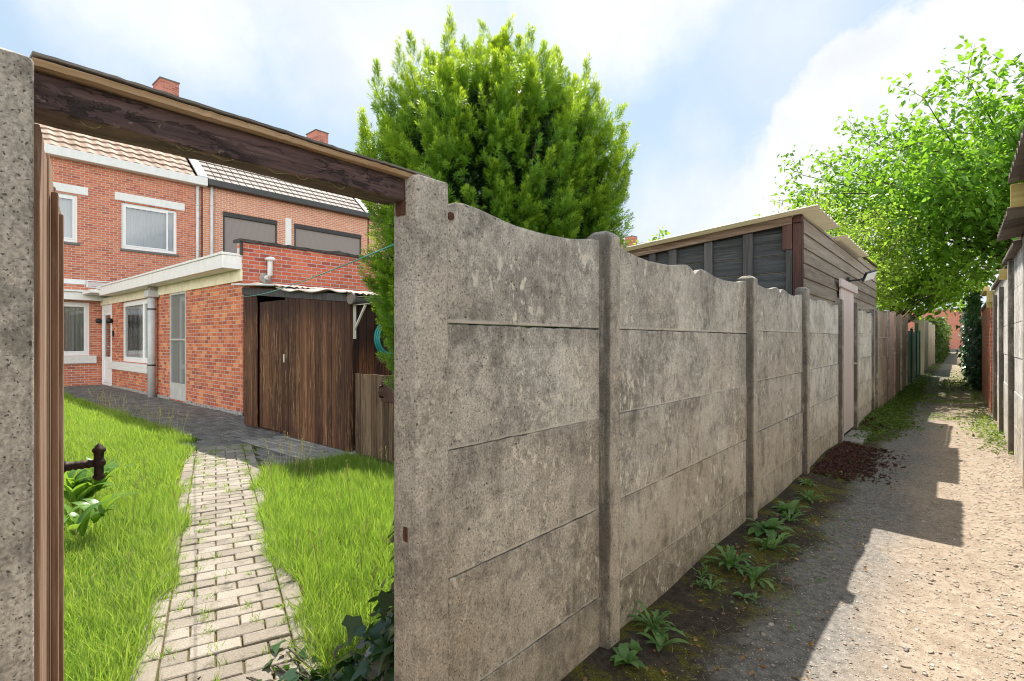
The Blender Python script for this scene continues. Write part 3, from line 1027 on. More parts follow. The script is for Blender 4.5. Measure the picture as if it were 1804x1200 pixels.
def bay(parent, y0, y1, mat='concrete', waves='both', dz=0.0, xf=FX0, xb=FX1, top=None):
    for k, (z0, z1) in enumerate(ROWS):
        m = MB()
        jit = random.gauss(0, 0.0025)
        tilt = random.gauss(0, 0.002)
        ns = 34
        yy = [y0 + (y1 - y0) * i / ns for i in range(ns + 1)]
        chip = lambda: random.gauss(0, 0.0011) - (0.006 * random.random() if random.random() < 0.10 else 0)
        top_ = [(y_, z1 + dz + tilt * (y_ - y0) / (y1 - y0) + chip()) for y_ in yy]
        bot_ = [(y_, z0 + dz + tilt * (y_ - y0) / (y1 - y0) - chip() * 0.6) for y_ in yy]
        m.prism_x(bot_ + top_[::-1], xb + jit, xf + jit)
        fix_normals(m.build('panel' if k else 'base_panel', mat, parent, bevel=0.004))
    if waves == 'right':
        topline = wave_half(y0, y1, False, dz)
    elif waves == 'flat':
        topline = [(y0, top + dz), (y1, top + dz)]
    else:
        ym = (y0 + y1) / 2
        topline = wave_half(y0, ym - 0.004, True, dz) + wave_half(ym + 0.004, y1, False, dz)
    m = MB()
    m.prism_x([(y0, 1.455 + dz), (y1, 1.455 + dz)] + topline[::-1], xb, xf)
    fix_normals(m.build('wave_panel' if waves != 'flat' else 'panel', mat, parent, bevel=0.005))


fence = thing('concrete_fence', 'grey weathered concrete panel fence with wavy top between the open gateway and the pink door', 'fence', (-1.23, 0.95, 0))
POSTS = [(0.951, 1.075, 1.862), (2.015, 2.125, 1.868), (4.13, 4.26, 1.868), (5.96, 6.09, 1.925), (8.06, 8.20, 1.94)]
for k, (y0, y1, t) in enumerate(POSTS):
    fix_normals(fence_post(fence, y0, y1, t if k else t + 0.012, 'post_dark' if k else 'post', peak=0.022 if k else 0.006))
bay(fence, 1.072, 2.018, waves='right')
bay(fence, 2.122, 4.133)
bay(fence, 4.257, 5.963, dz=0.022)
bay(fence, 6.087, 8.063, 'smooth_concrete', dz=0.03)
# rusty iron bits let into the gate post and first panel
m = MB()
m.box(-1.2305, -1.2135, 0.9475, 0.952, 0.815, 0.858)
m.box(-1.2275, -1.2165, 0.944, 0.9485, 0.822, 0.851)
m.build('strike_plate', 'rust', fence, bevel=0.002)
m = MB()
m.lathe([(0.0005, 0), (0.013, 0.001), (0.013, 0.006), (0.0005, 0.009)], (-1.2145, 1.118, 1.79), (1, 0, 0), 12)
m.build('iron_stud', 'rust', fence)

# post on the other side of the gateway, and the fence that carries on behind the viewer
gp = thing('concrete_fence', 'grey concrete gate post on the hinge side at the left edge, with its fence', 'fence', (-1.23, 0.08, 0))
fix_normals(fence_post(gp, 0.018, 0.143, 1.870, peak=0.012))
bay(gp, -1.98, 0.021)
fix_normals(fence_post(gp, -2.10, -1.977, 1.87))

# ------------------------------------------------------------------ lintel and gate
lin = thing('gate_lintel', 'dark peeling timber beam with a bare cap board spanning the gateway between the concrete posts', 'lintel', (-1.26, 0.55, 1.8))
m = MB()
n = 30
rows_ = []
for i in range(n + 1):
    t = i / n
    y = 0.1435 + (0.9505 - 0.1435) * t
    w = lambda k: 0.0018 * math.sin(k + 9 * t) + random.gauss(0, 0.0006)
    rows_.append([(-1.222 + w(0), y, 1.806 + w(1)), (-1.222 + w(2), y, 1.869), (-1.308, y, 1.869), (-1.308 + w(3), y, 1.806 + w(4))])
vs = [p for r_ in rows_ for p in r_]
fs = [(i * 4 + k, i * 4 + (k + 1) % 4, (i + 1) * 4 + (k + 1) % 4, (i + 1) * 4 + k) for i in range(n) for k in range(4)] + [(3, 2, 1, 0), (4 * n, 4 * n + 1, 4 * n + 2, 4 * n + 3)]
m.add(vs, fs)
fix_normals(m.build('beam', 'lintel', lin, bevel=0.004))


def warped_strip(name, mat, x0, x1, y0, y1, z0, z1, amp, parent, n=60):
    m = MB()
    rows_ = []
    for i in range(n + 1):
        t = i / n
        y = y0 + (y1 - y0) * t
        dz = amp * (math.sin(5.3 * t + 0.6) + 0.5 * math.sin(17 * t)) + random.gauss(0, amp * 0.25)
        dx = amp * 0.6 * math.sin(11 * t) + random.gauss(0, amp * 0.5)
        rows_.append([(x1 + dx, y, z0 + dz), (x1 + dx * 0.8, y, z1 + dz + random.gauss(0, amp * .2)), (x0, y, z1 + dz + 0.004), (x0, y, z0 + dz)])
    vs = [p for r_ in rows_ for p in r_]
    fs = [(i * 4 + k, i * 4 + (k + 1) % 4, (i + 1) * 4 + (k + 1) % 4, (i + 1) * 4 + k) for i in range(n) for k in range(4)] + [(3, 2, 1, 0), (4 * n, 4 * n + 1, 4 * n + 2, 4 * n + 3)]
    m.add(vs, fs)
    return fix_normals(m.build(name, mat, parent))


warped_strip('cap_board', 'cap_wood', -1.325, -1.205, 0.1435, 1.035, 1.8725, 1.885, 0.0012, lin)
warped_strip('roofing_felt', 'felt', -1.33, -1.203, 0.1435, 1.03, 1.8895, 1.8945, 0.0016, lin)
m = MB()
m.box(-1.262, -1.222, 0.9435, 0.9515, 1.766, 1.8055)
m.build('hinge_block', 'rust', lin, bevel=0.002)
# old cobweb threads under the beam
m = MB()
for k in range(6):
    y0 = random.uniform(0.18, 0.8)
    L = random.uniform(0.02, 0.05)
    m.tube([(-1.224, y0 + L * t, 1.8035 - 0.008 * math.sin(math.pi * t) - 0.002 * random.random()) for t in (0, .25, .5, .75, 1)], 0.0006, 4)
m.build('cobweb', 'seed', lin)

# plank gate, hinged on the left post and standing open into the garden
GA, GB = Vector((-1.245, 0.158)), Vector((-2.02, 0.303))
gd = (GB - GA).normalized()
gn = Vector((gd.y, -gd.x))
if gn.y < 0:
    gn = -gn
gate = thing('plank_gate', 'sun bleached brown plank gate standing open beside the left gate post', 'gate', (GA.x, GA.y, 0))
m = MB()
L = (GB - GA).length
npk = 7
for k in range(npk):
    a0, a1 = GA + gd * (L * k / npk + 0.002), GA + gd * (L * (k + 1) / npk - 0.002)
    off = random.uniform(-0.003, 0.003)
    th = 0.024
    zt = 1.79 + random.uniform(-0.012, 0.012)
    c = [a0 + gn * off, a1 + gn * off, a1 + gn * (off - th), a0 + gn * (off - th)]
    m.hexa([(p.x, p.y, 0.05) for p in c] + [(p.x, p.y, zt) for p in c])
fix_normals(m.build('planks', 'gate_wood', gate, bevel=0.003))
m = MB()
for z0 in (0.25, 0.95, 1.55):
    m = MB()
    c = [GA + gd * 0.02 - gn * 0.028, GB - gd * 0.02 - gn * 0.028, GB - gd * 0.02 - gn * 0.055, GA + gd * 0.02 - gn * 0.055]
    m.hexa([(p.x, p.y, z0) for p in c] + [(p.x, p.y, z0 + 0.09) for p in c])
    fix_normals(m.build('ledge', 'gate_wood', gate, bevel=0.003))
for u in (0.30, 0.62):
    m = MB()
    a0 = GA + gd * (L * u)
    c = [a0 + gn * 0.004, a0 + gd * 0.035 + gn * 0.004, a0 + gd * 0.035 + gn * 0.016, a0 + gn * 0.016]
    m.hexa([(p.x, p.y, 0.06) for p in c] + [(p.x, p.y, 1.72) for p in c])
    fix_normals(m.build('batten', 'gate_wood', gate, bevel=0.003))
# ornate iron handle: rosette, knobbly stem and baluster grip
h0 = GA + gd * (L * 0.86)
hz_ = 1.045
h3 = Vector((h0.x, h0.y, hz_))
g3 = Vector((gn.x, gn.y, 0))
hd = MB()
hd.lathe([(0.03, 0.0), (0.032, 0.004), (0.026, 0.009), (0.016, 0.013), (0.012, 0.018), (0.0135, 0.024), (0.010, 0.030), (0.0135, 0.036), (0.0105, 0.043),
          (0.0135, 0.050), (0.0105, 0.057), (0.0125, 0.064), (0.010, 0.072), (0.010, 0.086)], h3, g3, 14)
ho = hd.build('handle', 'iron', gate, smooth=True)
hd = MB()
c = h3 + g3 * 0.088
hd.lathe([(0.002, -0.052), (0.007, -0.050), (0.0135, -0.044), (0.0155, -0.038), (0.012, -0.034), (0.0115, -0.012), (0.016, -0.006), (0.0175, 0.002), (0.014, 0.009), (0.0115, 0.012),
          (0.0125, 0.030), (0.0165, 0.034), (0.0165, 0.040), (0.011, 0.045), (0.0085, 0.050), (0.0045, 0.054), (0.0015, 0.058)], c, (0, 0, 1), 14)
hd.build('grip', 'iron', ho, smooth=True)


# ------------------------------------------------------------------ houses
def wall_y(mb, X, y0, y1, z0, z1, holes, depth, sgn=1):
    """wall in the plane x = X with reveals going to x = X - sgn * depth; holes [(ya, yb, za, zb)]"""
    ysx = sorted(set([y0, y1] + [h for a in holes for h in a[:2]]))
    zsx = sorted(set([z0, z1] + [h for a in holes for h in a[2:]]))
    for i in range(len(ysx) - 1):
        for j in range(len(zsx) - 1):
            ya, yb, za, zb = ysx[i], ysx[i + 1], zsx[j], zsx[j + 1]
            if any(h[0] <= ya and yb <= h[1] and h[2] <= za and zb <= h[3] for h in holes):
                continue
            mb.add([(X, ya, za), (X, yb, za), (X, yb, zb), (X, ya, zb)], [(0, 1, 2, 3)])
    Xi = X - sgn * depth
    for ya, yb, za, zb in holes:
        mb.add([(X, ya, za), (X, ya, zb), (Xi, ya, zb), (Xi, ya, za)], [(0, 1, 2, 3)])
        mb.add([(X, yb, za), (Xi, yb, za), (Xi, yb, zb), (X, yb, zb)], [(0, 1, 2, 3)])
        mb.add([(X, ya, za), (Xi, ya, za), (Xi, yb, za), (X, yb, za)], [(0, 1, 2, 3)])
        mb.add([(X, ya, zb), (X, yb, zb), (Xi, yb, zb), (Xi, ya, zb)], [(0, 1, 2, 3)])


def wall_x(mb, Y, x0, x1, z0, z1, holes, depth):
    """wall in the plane y = Y facing -y, reveals to y = Y + depth"""
    t = MB()
    wall_y(t, 0, x0, x1, z0, z1, holes, depth, 1)
    for i, (a, b_, c_) in enumerate(t.v):
        t.v[i] = (b_, Y - a, c_)
    mb.add(t.v, t.f)


def frame_rect(mb, plane, at, u0, u1, z0, z1, w, d0, d1, bars=()):
    """rectangular frame; plane 'y' = facade x const (u along y), 'x' = wall y const (u along x). d0, d1: from front to back"""
    def bx(a, b_, c_, d_):
        if plane == 'y':
            mb.box(min(d0, d1), max(d0, d1), a, b_, c_, d_)
        else:
            mb.box(a, b_, min(d0, d1), max(d0, d1), c_, d_)
    bx(u0, u0 + w, z0, z1)
    bx(u1 - w, u1, z0, z1)
    bx(u0 + w, u1 - w, z0, z0 + w)
    bx(u0 + w, u1 - w, z1 - w, z1)
    for (k, p, bw_) in bars:
        if k == 'v':
            bx(p - bw_ / 2, p + bw_ / 2, z0 + w, z1 - w)
        else:
            bx(u0 + w, u1 - w, p - bw_ / 2, p + bw_ / 2)


def curtain_mesh(plane, at, u0, u1, z0, z1, amp=0.03, lam=0.12):
    m = MB()
    us = np.linspace(u0, u1, max(8, int((u1 - u0) / 0.015)))

    def fn(u, z):
        d = amp * (math.sin(2 * math.pi * u / lam) + 0.5 * math.sin(2 * math.pi * u / (lam * 0.37) + 1.3))
        return (at - d, u, z) if plane == 'y' else (u, at + d, z)
    return m.grid(fn, list(us), [z0, z1])


def window(parent, plane, at, u0, u1, z0, z1, w=0.07, inset=0.08, bars=(), cur='curtain', sash=None):
    """frame > pane, curtain; set back in its opening"""
    dd = -1 if plane == 'y' else 1
    d0, d1 = at + dd * inset, at + dd * (inset + 0.06)
    m = MB()
    frame_rect(m, plane, at, u0, u1, z0, z1, w, d0, d1, bars)
    if sash:
        for (a, b_) in sash:
            frame_rect(m, plane, at, a, b_, z0 + w, z1 - w, 0.05, d0 + dd * -0.012, d1 - dd * 0.01)
    fr = m.build('window', 'white_frame', parent, bevel=0.005)
    m = MB()
    p = at + dd * (inset + 0.03)
    a, b_ = u0 + w, u1 - w
    if plane == 'y':
        m.add([(p, a, z0 + w), (p, b_, z0 + w), (p, b_, z1 - w), (p, a, z1 - w)], [(0, 1, 2, 3)])
    else:
        m.add([(a, p, z0 + w), (b_, p, z0 + w), (b_, p, z1 - w), (a, p, z1 - w)], [(0, 1, 2, 3)])
    m.build('pane', 'glass', fr)
    if cur:
        curtain_mesh(plane, at + dd * (inset + 0.17), u0 + 0.02, u1 - 0.02, z0, z1).build('curtain', cur, fr, smooth=True)
    return fr


HX = -20.7


def tiled_roof(parent, y0, y1, x_eave, z_eave, x_ridge, z_ridge, tw, th, style, mat):
    """one slope of tiles as a modelled surface"""
    L = math.hypot(x_ridge - x_eave, z_ridge - z_eave)
    ux, uz = (x_ridge - x_eave) / L, (z_ridge - z_eave) / L
    nx, nz = uz, -ux
    if nz < 0:
        nx, nz = -nx, -nz
    m = MB()
    nr = int(L / th)
    if style == 'pantile':
        prof = [(i / 10, 0.028 * (0.5 + 0.5 * math.sin(2 * math.pi * i / 10)) ** 1.2) for i in range(10)]
    else:
        prof = [(0.0, -0.05), (0.115, -0.05), (0.12, 0.0), (0.5, 0.006), (0.99, 0.0), (0.995, -0.05)]
    nt = int((y1 - y0) / tw)
    us = [(y0 + (k + p) * tw, h) for k in range(nt) for p, h in prof] + [(y0 + nt * tw, prof[0][1])]
    for r_ in range(nr):
        sh = (0.5 * tw if (style == 'flat' and r_ % 2) else 0.0) * 0
        s0, s1 = r_ * th, (r_ + 1) * th + 0.03
        def fn(i, j):
            y, h = us[i]
            s_ = (s0, s0, s1)[j]
            hh = ((0.0, 0.05, 0.006)[j]) + h
            return (x_eave + ux * s_ + nx * hh, y + sh, z_eave + uz * s_ + nz * hh)
        m.grid(fn, list(range(len(us))), [0, 1, 2])
    return m.build('roof', mat, parent)


def chimney(parent, x, y, w, d, z0, z1):
    m = MB()
    m.box(x - d / 2, x + d / 2, y - w / 2, y + w / 2, z0, z1)
    c = m.build('chimney', 'brick_chimney', parent, bevel=0.01)
    m = MB()
    m.box(x - d / 2 - 0.03, x + d / 2 + 0.03, y - w / 2 - 0.03, y + w / 2 + 0.03, z1 - 0.002, z1 + 0.05)
    m.build('chimney_cap', 'sill_stone', c, bevel=0.01)
    m = MB()
    m.lathe([(0.07, 0), (0.06, 0.18)], (x, y + w * 0.2, z1 + 0.05))
    m.build('chimney_pot', 'anthracite', c)
    return c


def house_shell(parent, y0, y1, holes, mat, x_back=-29.0, z_top=7.1):
    m = MB()
    wall_y(m, HX, y0, y1, -0.05, z_top, holes, 0.14, 1)
    o = m.build('wall', mat, parent)
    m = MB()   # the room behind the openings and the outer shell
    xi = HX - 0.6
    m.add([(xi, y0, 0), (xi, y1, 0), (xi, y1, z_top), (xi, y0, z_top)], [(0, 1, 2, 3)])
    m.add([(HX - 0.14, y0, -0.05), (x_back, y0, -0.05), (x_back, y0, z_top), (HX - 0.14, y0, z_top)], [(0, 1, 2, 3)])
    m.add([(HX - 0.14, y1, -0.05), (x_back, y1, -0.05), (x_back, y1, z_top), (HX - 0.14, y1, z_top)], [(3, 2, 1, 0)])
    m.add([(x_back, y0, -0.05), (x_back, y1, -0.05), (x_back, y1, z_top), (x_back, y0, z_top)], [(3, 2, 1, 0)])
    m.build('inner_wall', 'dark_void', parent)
    return o


def back_slope(parent, y0, y1, mat):
    m = MB()
    m.hexa([(-24.7, y0, 10.79), (-29.3, y0, 7.0), (-29.3, y1, 7.0), (-24.7, y1, 10.79), (-24.7, y0, 10.85), (-29.3, y0, 7.06), (-29.3, y1, 7.06), (-24.7, y1, 10.85)])
    fix_normals(m.build('rear_roof', mat, parent))


RID = (-24.72, 10.82)
EAV = (-20.47, 7.17)

# the house behind the lawn
hs = thing('brick_house', 'orange brick terraced house with white lintels, net curtains and a bleached pantile roof', 'house', (HX, 2, 0))
holes = [(2.55, 3.51, 4.42, 5.88), (4.62, 6.21, 4.40, 5.91), (2.2, 3.80, 0.93, 2.58)]
house_shell(hs, -3.5, 6.98, holes, 'brick_house')
window(hs, 'y', HX, 2.55, 3.51, 4.42, 5.88, 0.09, 0.05, sash=[(2.62, 3.44)])
window(hs, 'y', HX, 4.62, 6.21, 4.40, 5.91, 0.09, 0.05, bars=[('v', 5.93, 0.05)], sash=[(4.70, 5.95)])
window(hs, 'y', HX, 2.2, 3.80, 0.93, 2.58, 0.09, 0.04, cur='curtain_dark', sash=[(2.28, 3.72)])
m = MB()
m.box(HX - 0.02, HX + 0.025, 2.2, 3.76, 5.925, 6.17)
m.build('window_lintel', 'white', hs, bevel=0.006)
m = MB()
m.box(HX - 0.02, HX + 0.025, 4.44, 6.44, 5.955, 6.21)
m.build('window_lintel', 'white', hs, bevel=0.006)
m = MB()
m.box(HX - 0.05, HX + 0.05, 2.5, 3.56, 4.345, 4.418)
m.build('window_sill', 'sill_stone', hs, bevel=0.005)
m = MB()
m.box(HX - 0.05, HX + 0.05, 4.58, 6.25, 4.325, 4.398)
m.build('window_sill', 'sill_stone', hs, bevel=0.005)
m = MB()
m.box(HX - 0.03, HX + 0.10, 2.1, 3.96, 0.69, 0.928)
m.build('window_sill', 'white_wood', hs, bevel=0.012)
m = MB()
m.box(HX - 0.02, HX + 0.03, 1.6, 3.70, 3.14, 3.29)
m.build('window_lintel', 'white', hs, bevel=0.006)
m = MB()
m.box(HX - 0.02, HX + 0.012, 3.75, 4.25, 3.10, 3.24)
w_ = m.build('slot_window', 'glass', hs)
m = MB()
frame_rect(m, 'y', HX, 3.72, 4.5, 3.06, 3.29, 0.03, HX - 0.01, HX + 0.02)
m.build('window', 'white_frame', hs, bevel=0.004)
# canopy over the ground floor window
m = MB()
m.box(HX + 0.002, -20.36, 1.2, 4.3, 2.64, 2.88)
m.build('canopy', 'white', hs, bevel=0.008)
m = MB()
m.box(HX + 0.002, -20.28, 1.2, 4.35, 2.883, 2.93)
m.build('canopy_edge', 'white', hs, bevel=0.004)
m = MB()
m.box(HX - 0.03, -20.42, -3.5, 7.10, 6.93, 7.205)
m.build('gutter', 'white', hs, bevel=0.015)
m = MB()
m.tube([(HX + 0.07, 6.83, 6.93), (HX + 0.07, 6.83, 2.7)], 0.055, 12)
for z in (6.2, 4.6, 3.3):
    m.tube([(HX + 0.07, 6.83, z), (HX + 0.07, 6.83, z + 0.04)], 0.062, 12)
m.build('downpipe', 'pvc_white', hs, smooth=True)
tiled_roof(hs, -3.5, 6.80, EAV[0], EAV[1], RID[0], RID[1], 0.30, 0.36, 'pantile', 'pantile')
back_slope(hs, -3.5, 6.8, 'pantile')
m = MB()
m.hexa([(EAV[0] + 0.02, 6.80, EAV[1] + 0.02), (RID[0], 6.80, RID[1] + 0.02), (RID[0], 7.10, RID[1] + 0.02), (EAV[0] + 0.02, 7.10, EAV[1] + 0.02),
        (EAV[0] + 0.02, 6.80, EAV[1] + 0.10), (RID[0], 6.80, RID[1] + 0.10), (RID[0], 7.10, RID[1] + 0.10), (EAV[0] + 0.02, 7.10, EAV[1] + 0.10)])
fix_normals(m.build('verge_flashing', 'lead', hs))
chimney(hs, -24.6, 6.98, 0.66, 0.95, 10.0, 11.85)
m = MB()
m.tube([(-24.72, -3.5, 10.86), (-24.72, 6.65, 10.86)], 0.11, 10)
m.build('ridge', 'pantile', hs, smooth=True)

# the neighbour with roller shutters
nb = thing('brick_house', 'brick house with pale joints, dark gutter and two closed taupe roller shutters', 'house', (HX, 10, 0))
holes = [(7.70, 9.70, 3.9, 6.18), (10.43, 13.56, 3.9, 6.2)]
house_shell(nb, 7.02, 13.92, holes, 'brick_neighbour')
for (a, b_, zt) in ((7.70, 9.70, 6.18), (10.43, 13.56, 6.20)):
    m = MB()
    m.box(HX - 0.02, HX - 0.008, a + 0.05, b_ - 0.05, 3.9, zt - 0.18)
    sh = m.build('roller_shutter', 'shutter', nb)
    m = MB()
    m.box(HX - 0.08, HX + 0.06, a - 0.01, b_ + 0.01, zt - 0.18, zt)
    m.build('shutter_box', 'dark_metal', sh, bevel=0.02)
    for q in (a, b_ - 0.05):
        m = MB()
        m.box(HX - 0.04, HX + 0.03, q, q + 0.05, 3.9, zt - 0.18)
        m.build('guide_rail', 'dark_metal', sh, bevel=0.004)
m = MB()
m.box(HX - 0.02, HX + 0.05, 10.05, 10.29, 3.2, 6.36)
m.build('white_post', 'white', nb, bevel=0.006)
m = MB()
m.box(HX - 0.03, -20.40, 7.12, 13.95, 6.99, 7.215)
m.build('gutter', 'anthracite', nb, bevel=0.012)
m = MB()
m.tube([(HX + 0.07, 7.30, 6.99), (HX + 0.07, 7.30, 2.7)], 0.052, 12)
for z in (6.3, 4.8, 3.5):
    m.tube([(HX + 0.07, 7.30, z), (HX + 0.07, 7.30, z + 0.04)], 0.060, 12)
m.build('downpipe', 'pvc_white', nb, smooth=True)
tiled_roof(nb, 7.12, 13.72, EAV[0], EAV[1], RID[0], RID[1], 0.27, 0.34, 'flat', 'flat_tile')
m = MB()   # dark battens showing in the gaps between the tiles
m.hexa([(EAV[0], 7.12, EAV[1] - 0.06), (RID[0], 7.12, RID[1] - 0.06), (RID[0], 13.72, RID[1] - 0.06), (EAV[0], 13.72, EAV[1] - 0.06),
        (EAV[0], 7.12, EAV[1] - 0.026), (RID[0], 7.12, RID[1] - 0.026), (RID[0], 13.72, RID[1] - 0.026), (EAV[0], 13.72, EAV[1] - 0.026)])
fix_normals(m.build('roof_boards', 'dark_void', nb))
back_slope(nb, 7.12, 13.72, 'flat_tile')
m = MB()
m.hexa([(EAV[0], 13.72, EAV[1]), (RID[0], 13.72, RID[1]), (RID[0], 13.95, RID[1]), (EAV[0], 13.95, EAV[1]),
        (EAV[0], 13.72, EAV[1] + 0.06), (RID[0], 13.72, RID[1] + 0.06), (RID[0], 13.95, RID[1] + 0.06), (EAV[0], 13.95, EAV[1] + 0.06)])
fix_normals(m.build('verge_flashing', 'lead', nb))
chimney(nb, -24.6, 13.6, 0.66, 0.95, 10.0, 11.8)

# the rest of the terrace, mostly behind the yew
for (a, b_, lab, ch) in ((13.98, 22.0, 'brown roofed brick terraced house next after the shuttered one, half hidden by the yew', 21.4),
                         (34.0, 52.0, 'distant terraced house whose pale brown roof and chimney peep over the black shed roof', 46.8)):
    t = thing('brick_house', lab, 'house', (HX, a, 0))
    house_shell(t, a, b_, [(a + 1.5, a + 3.0, 4.4, 5.9)], 'brick_neighbour')
    window(t, 'y', HX, a + 1.5, a + 3.0, 4.4, 5.9, 0.08, 0.05)
    m = MB()
    m.box(HX - 0.03, -20.42, a, b_, 6.97, 7.19)
    m.build('gutter', 'anthracite', t, bevel=0.01)
    tiled_roof(t, a, b_, EAV[0], EAV[1], RID[0], RID[1], 0.30, 0.36, 'pantile', 'brown_tile' if a < 30 else 'pantile')
    back_slope(t, a, b_, 'brown_tile')
    chimney(t, -24.6, ch, 0.7, 0.95, 10.0, 11.6)

# ------------------------------------------------------------------ single-storey annex
AY = 4.09
AXE = -10.08
an = thing('brick_annex', 'single storey brick extension with white fascia, picture window and red brick parapet', 'extension', (-15, AY, 0))
holes = [(-20.55, -19.40, 0.02, 2.64), (-18.33, -15.62, 0.80, 2.50), (-14.10, -13.04, 0.04, 2.50)]
m = MB()
wall_x(m, AY, -20.69, AXE, 0.0, 2.50, holes, 0.16)
m.build('wall', 'brick_annex', an)
m = MB()   # crumbling plinth line
for k in range(60):
    x = -20.6 + k * 0.176
    if k in (38, 43) and m.v:
        m.build('plinth', 'slab', an, bevel=0.008)
        m = MB()
    if not any(h[0] - 0.1 < x < h[1] and h[2] < 0.1 for h in holes):
        m.box(x, x + 0.17, AY - 0.02 - random.random() * 0.02, AY - 0.002, -0.02, 0.05 + random.random() * 0.04)
m.build('plinth', 'slab', an, bevel=0.008)
m = MB()
m.add([(AXE, AY, 0), (AXE, 9.5, 0), (AXE, 9.5, 3.235), (AXE, AY, 3.235)], [(0, 1, 2, 3)])
m.add([(AXE, AY - 0.001, 2.50), (AXE, AY - 0.001, 3.235), (AXE - 0.24, AY - 0.001, 3.235), (AXE - 0.24, AY - 0.001, 2.50)], [(0, 1, 2, 3)])
m.add([(AXE - 0.24, AY, 2.5), (AXE - 0.24, 9.5, 2.5), (AXE - 0.24, 9.5, 3.235), (AXE - 0.24, AY, 3.235)], [(3, 2, 1, 0)])
m.build('parapet_wall', 'brick_parapet', an)
m = MB()   # inside of the rooms
m.add([(-20.69, AY + 0.9, 0), (AXE - 0.25, AY + 0.9, 0), (AXE - 0.25, AY + 0.9, 2.9), (-20.69, AY + 0.9, 2.9)], [(0, 1, 2, 3)])
m.build('inner_wall', 'dark_void', an)
m = MB()
m.box(-20.69, AXE - 0.24, 3.80, 9.5, 2.88, 2.96)
m.build('roof', 'coping', an)
m = MB()
m.box(-20.69, AXE - 0.002, AY - 0.03, AY + 0.2, 2.502, 2.715)
m.build('frieze', 'cream', an, bevel=0.006)
m = MB()
m.box(-19.2, AXE - 0.03, 3.75, AY + 0.1, 2.718, 2.96)
m.build('fascia', 'white', an, bevel=0.008)
m = MB()
m.box(-19.25, AXE - 0.015, 3.725, AY + 0.08, 2.962, 3.005)
m.build('fascia_trim', 'white', an, bevel=0.006)
m = MB()
m.box(-20.3, -19.2, 3.55, AY, 2.80, 2.90)
m.box(-20.2, -19.0, 3.70, AY, 2.905, 2.93)
m.build('canopy', 'white', an, bevel=0.006)
m = MB()
rows_ = []
n = 60
for i in range(n + 1):
    t = i / n
    y = AY - 0.06 + t * 5.5
    bump_ = 0.045 * math.exp(-((y - 6.05) / 0.09) ** 2) + 0.03 * math.exp(-((y - 7.75) / 0.1) ** 2) + random.gauss(0, 0.006)
    rows_.append([(AXE + 0.06 + random.gauss(0, 0.006), y, 3.225 + random.gauss(0, 0.006)), (AXE + 0.055, y, 3.275 + bump_), (AXE - 0.28, y, 3.285 + bump_), (AXE - 0.28, y, 3.23)])
vs = [p for r_ in rows_ for p in r_]
fs = [(i * 4 + k, i * 4 + (k + 1) % 4, (i + 1) * 4 + (k + 1) % 4, (i + 1) * 4 + k) for i in range(n) for k in range(4)] + [(3, 2, 1, 0), (4 * n, 4 * n + 1, 4 * n + 2, 4 * n + 3)]
m.add(vs, fs)
m.box(AXE - 0.05, AXE + 0.03, AY - 0.035, AY - 0.004, 2.98, 3.22)
fix_normals(m.build('coping', 'coping', an))
# picture window
window(an, 'x', AY, -18.33, -15.62, 0.80, 2.50, 0.09, 0.05, bars=[('v', -16.35, 0.07)], cur=None, sash=[(-18.25, -16.38), (-16.32, -15.70)])
cu = curtain_mesh('x', AY + 0.24, -17.5, -15.6, 0.82, 2.5, 0.03, 0.14)
cu.build('curtain', 'curtain_dark', an, smooth=True)
m = MB()
m.box(-19.38, -15.60, AY - 0.10, AY + 0.05, 0.56, 0.785)
m.build('window_sill', 'white_wood', an, bevel=0.012)
# white glazed door by the corner
m = MB()
frame_rect(m, 'x', AY, -20.55, -19.40, 0.02, 2.64, 0.07, AY - 0.01, AY + 0.07)
frame_rect(m, 'x', AY, -20.47, -19.48, 0.10, 2.30, 0.12, AY + 0.01, AY + 0.06, bars=[('h', 0.85, 0.10)])
m.box(-20.35, -19.60, AY + 0.025, AY + 0.05, 0.22, 0.80)
m.box(-20.47, -19.48, AY + 0.012, AY + 0.05, 2.302, 2.56)
dr = m.build('door', 'white_frame', an, bevel=0.006)
m = MB()
m.add([(-20.35, AY + 0.035, 0.90), (-19.6, AY + 0.035, 0.90), (-19.6, AY + 0.035, 2.18), (-20.35, AY + 0.035, 2.18)], [(0, 1, 2, 3)])
m.build('pane', 'glass', dr)
m = MB()
m.tube([(-19.56, AY + 0.0, 1.22), (-19.56, AY - 0.05, 1.22), (-19.68, AY - 0.05, 1.22)], 0.011, 8)
m.build('door_handle', 'galv', dr)
# door behind an insect screen
m = MB()
frame_rect(m, 'x', AY, -14.10, -13.04, 0.04, 2.50, 0.05, AY - 0.012, AY + 0.05, bars=[('h', 1.42, 0.04)])
m.box(-14.05, -13.09, AY + 0.0, AY + 0.03, 0.09, 0.42)
sd = m.build('screen_door', 'grey_frame', an, bevel=0.004)
m = MB()
m.add([(-14.05, AY + 0.012, 0.42), (-13.09, AY + 0.012, 0.42), (-13.09, AY + 0.012, 2.45), (-14.05, AY + 0.012, 2.45)], [(0, 1, 2, 3)])
m.build('insect_screen', 'screen', sd)
m = MB()
frame_rect(m, 'x', AY, -13.80, -13.0, 0.10, 2.42, 0.11, AY + 0.10, AY + 0.14, bars=[('h', 0.80, 0.1)])
dr = m.build('door', 'white_frame', an, bevel=0.004)
m = MB()
m.add([(-13.69, AY + 0.12, 0.86), (-13.11, AY + 0.12, 0.86), (-13.11, AY + 0.12, 2.31), (-13.69, AY + 0.12, 2.31)], [(0, 1, 2, 3)])
m.build('pane', 'glass', dr)
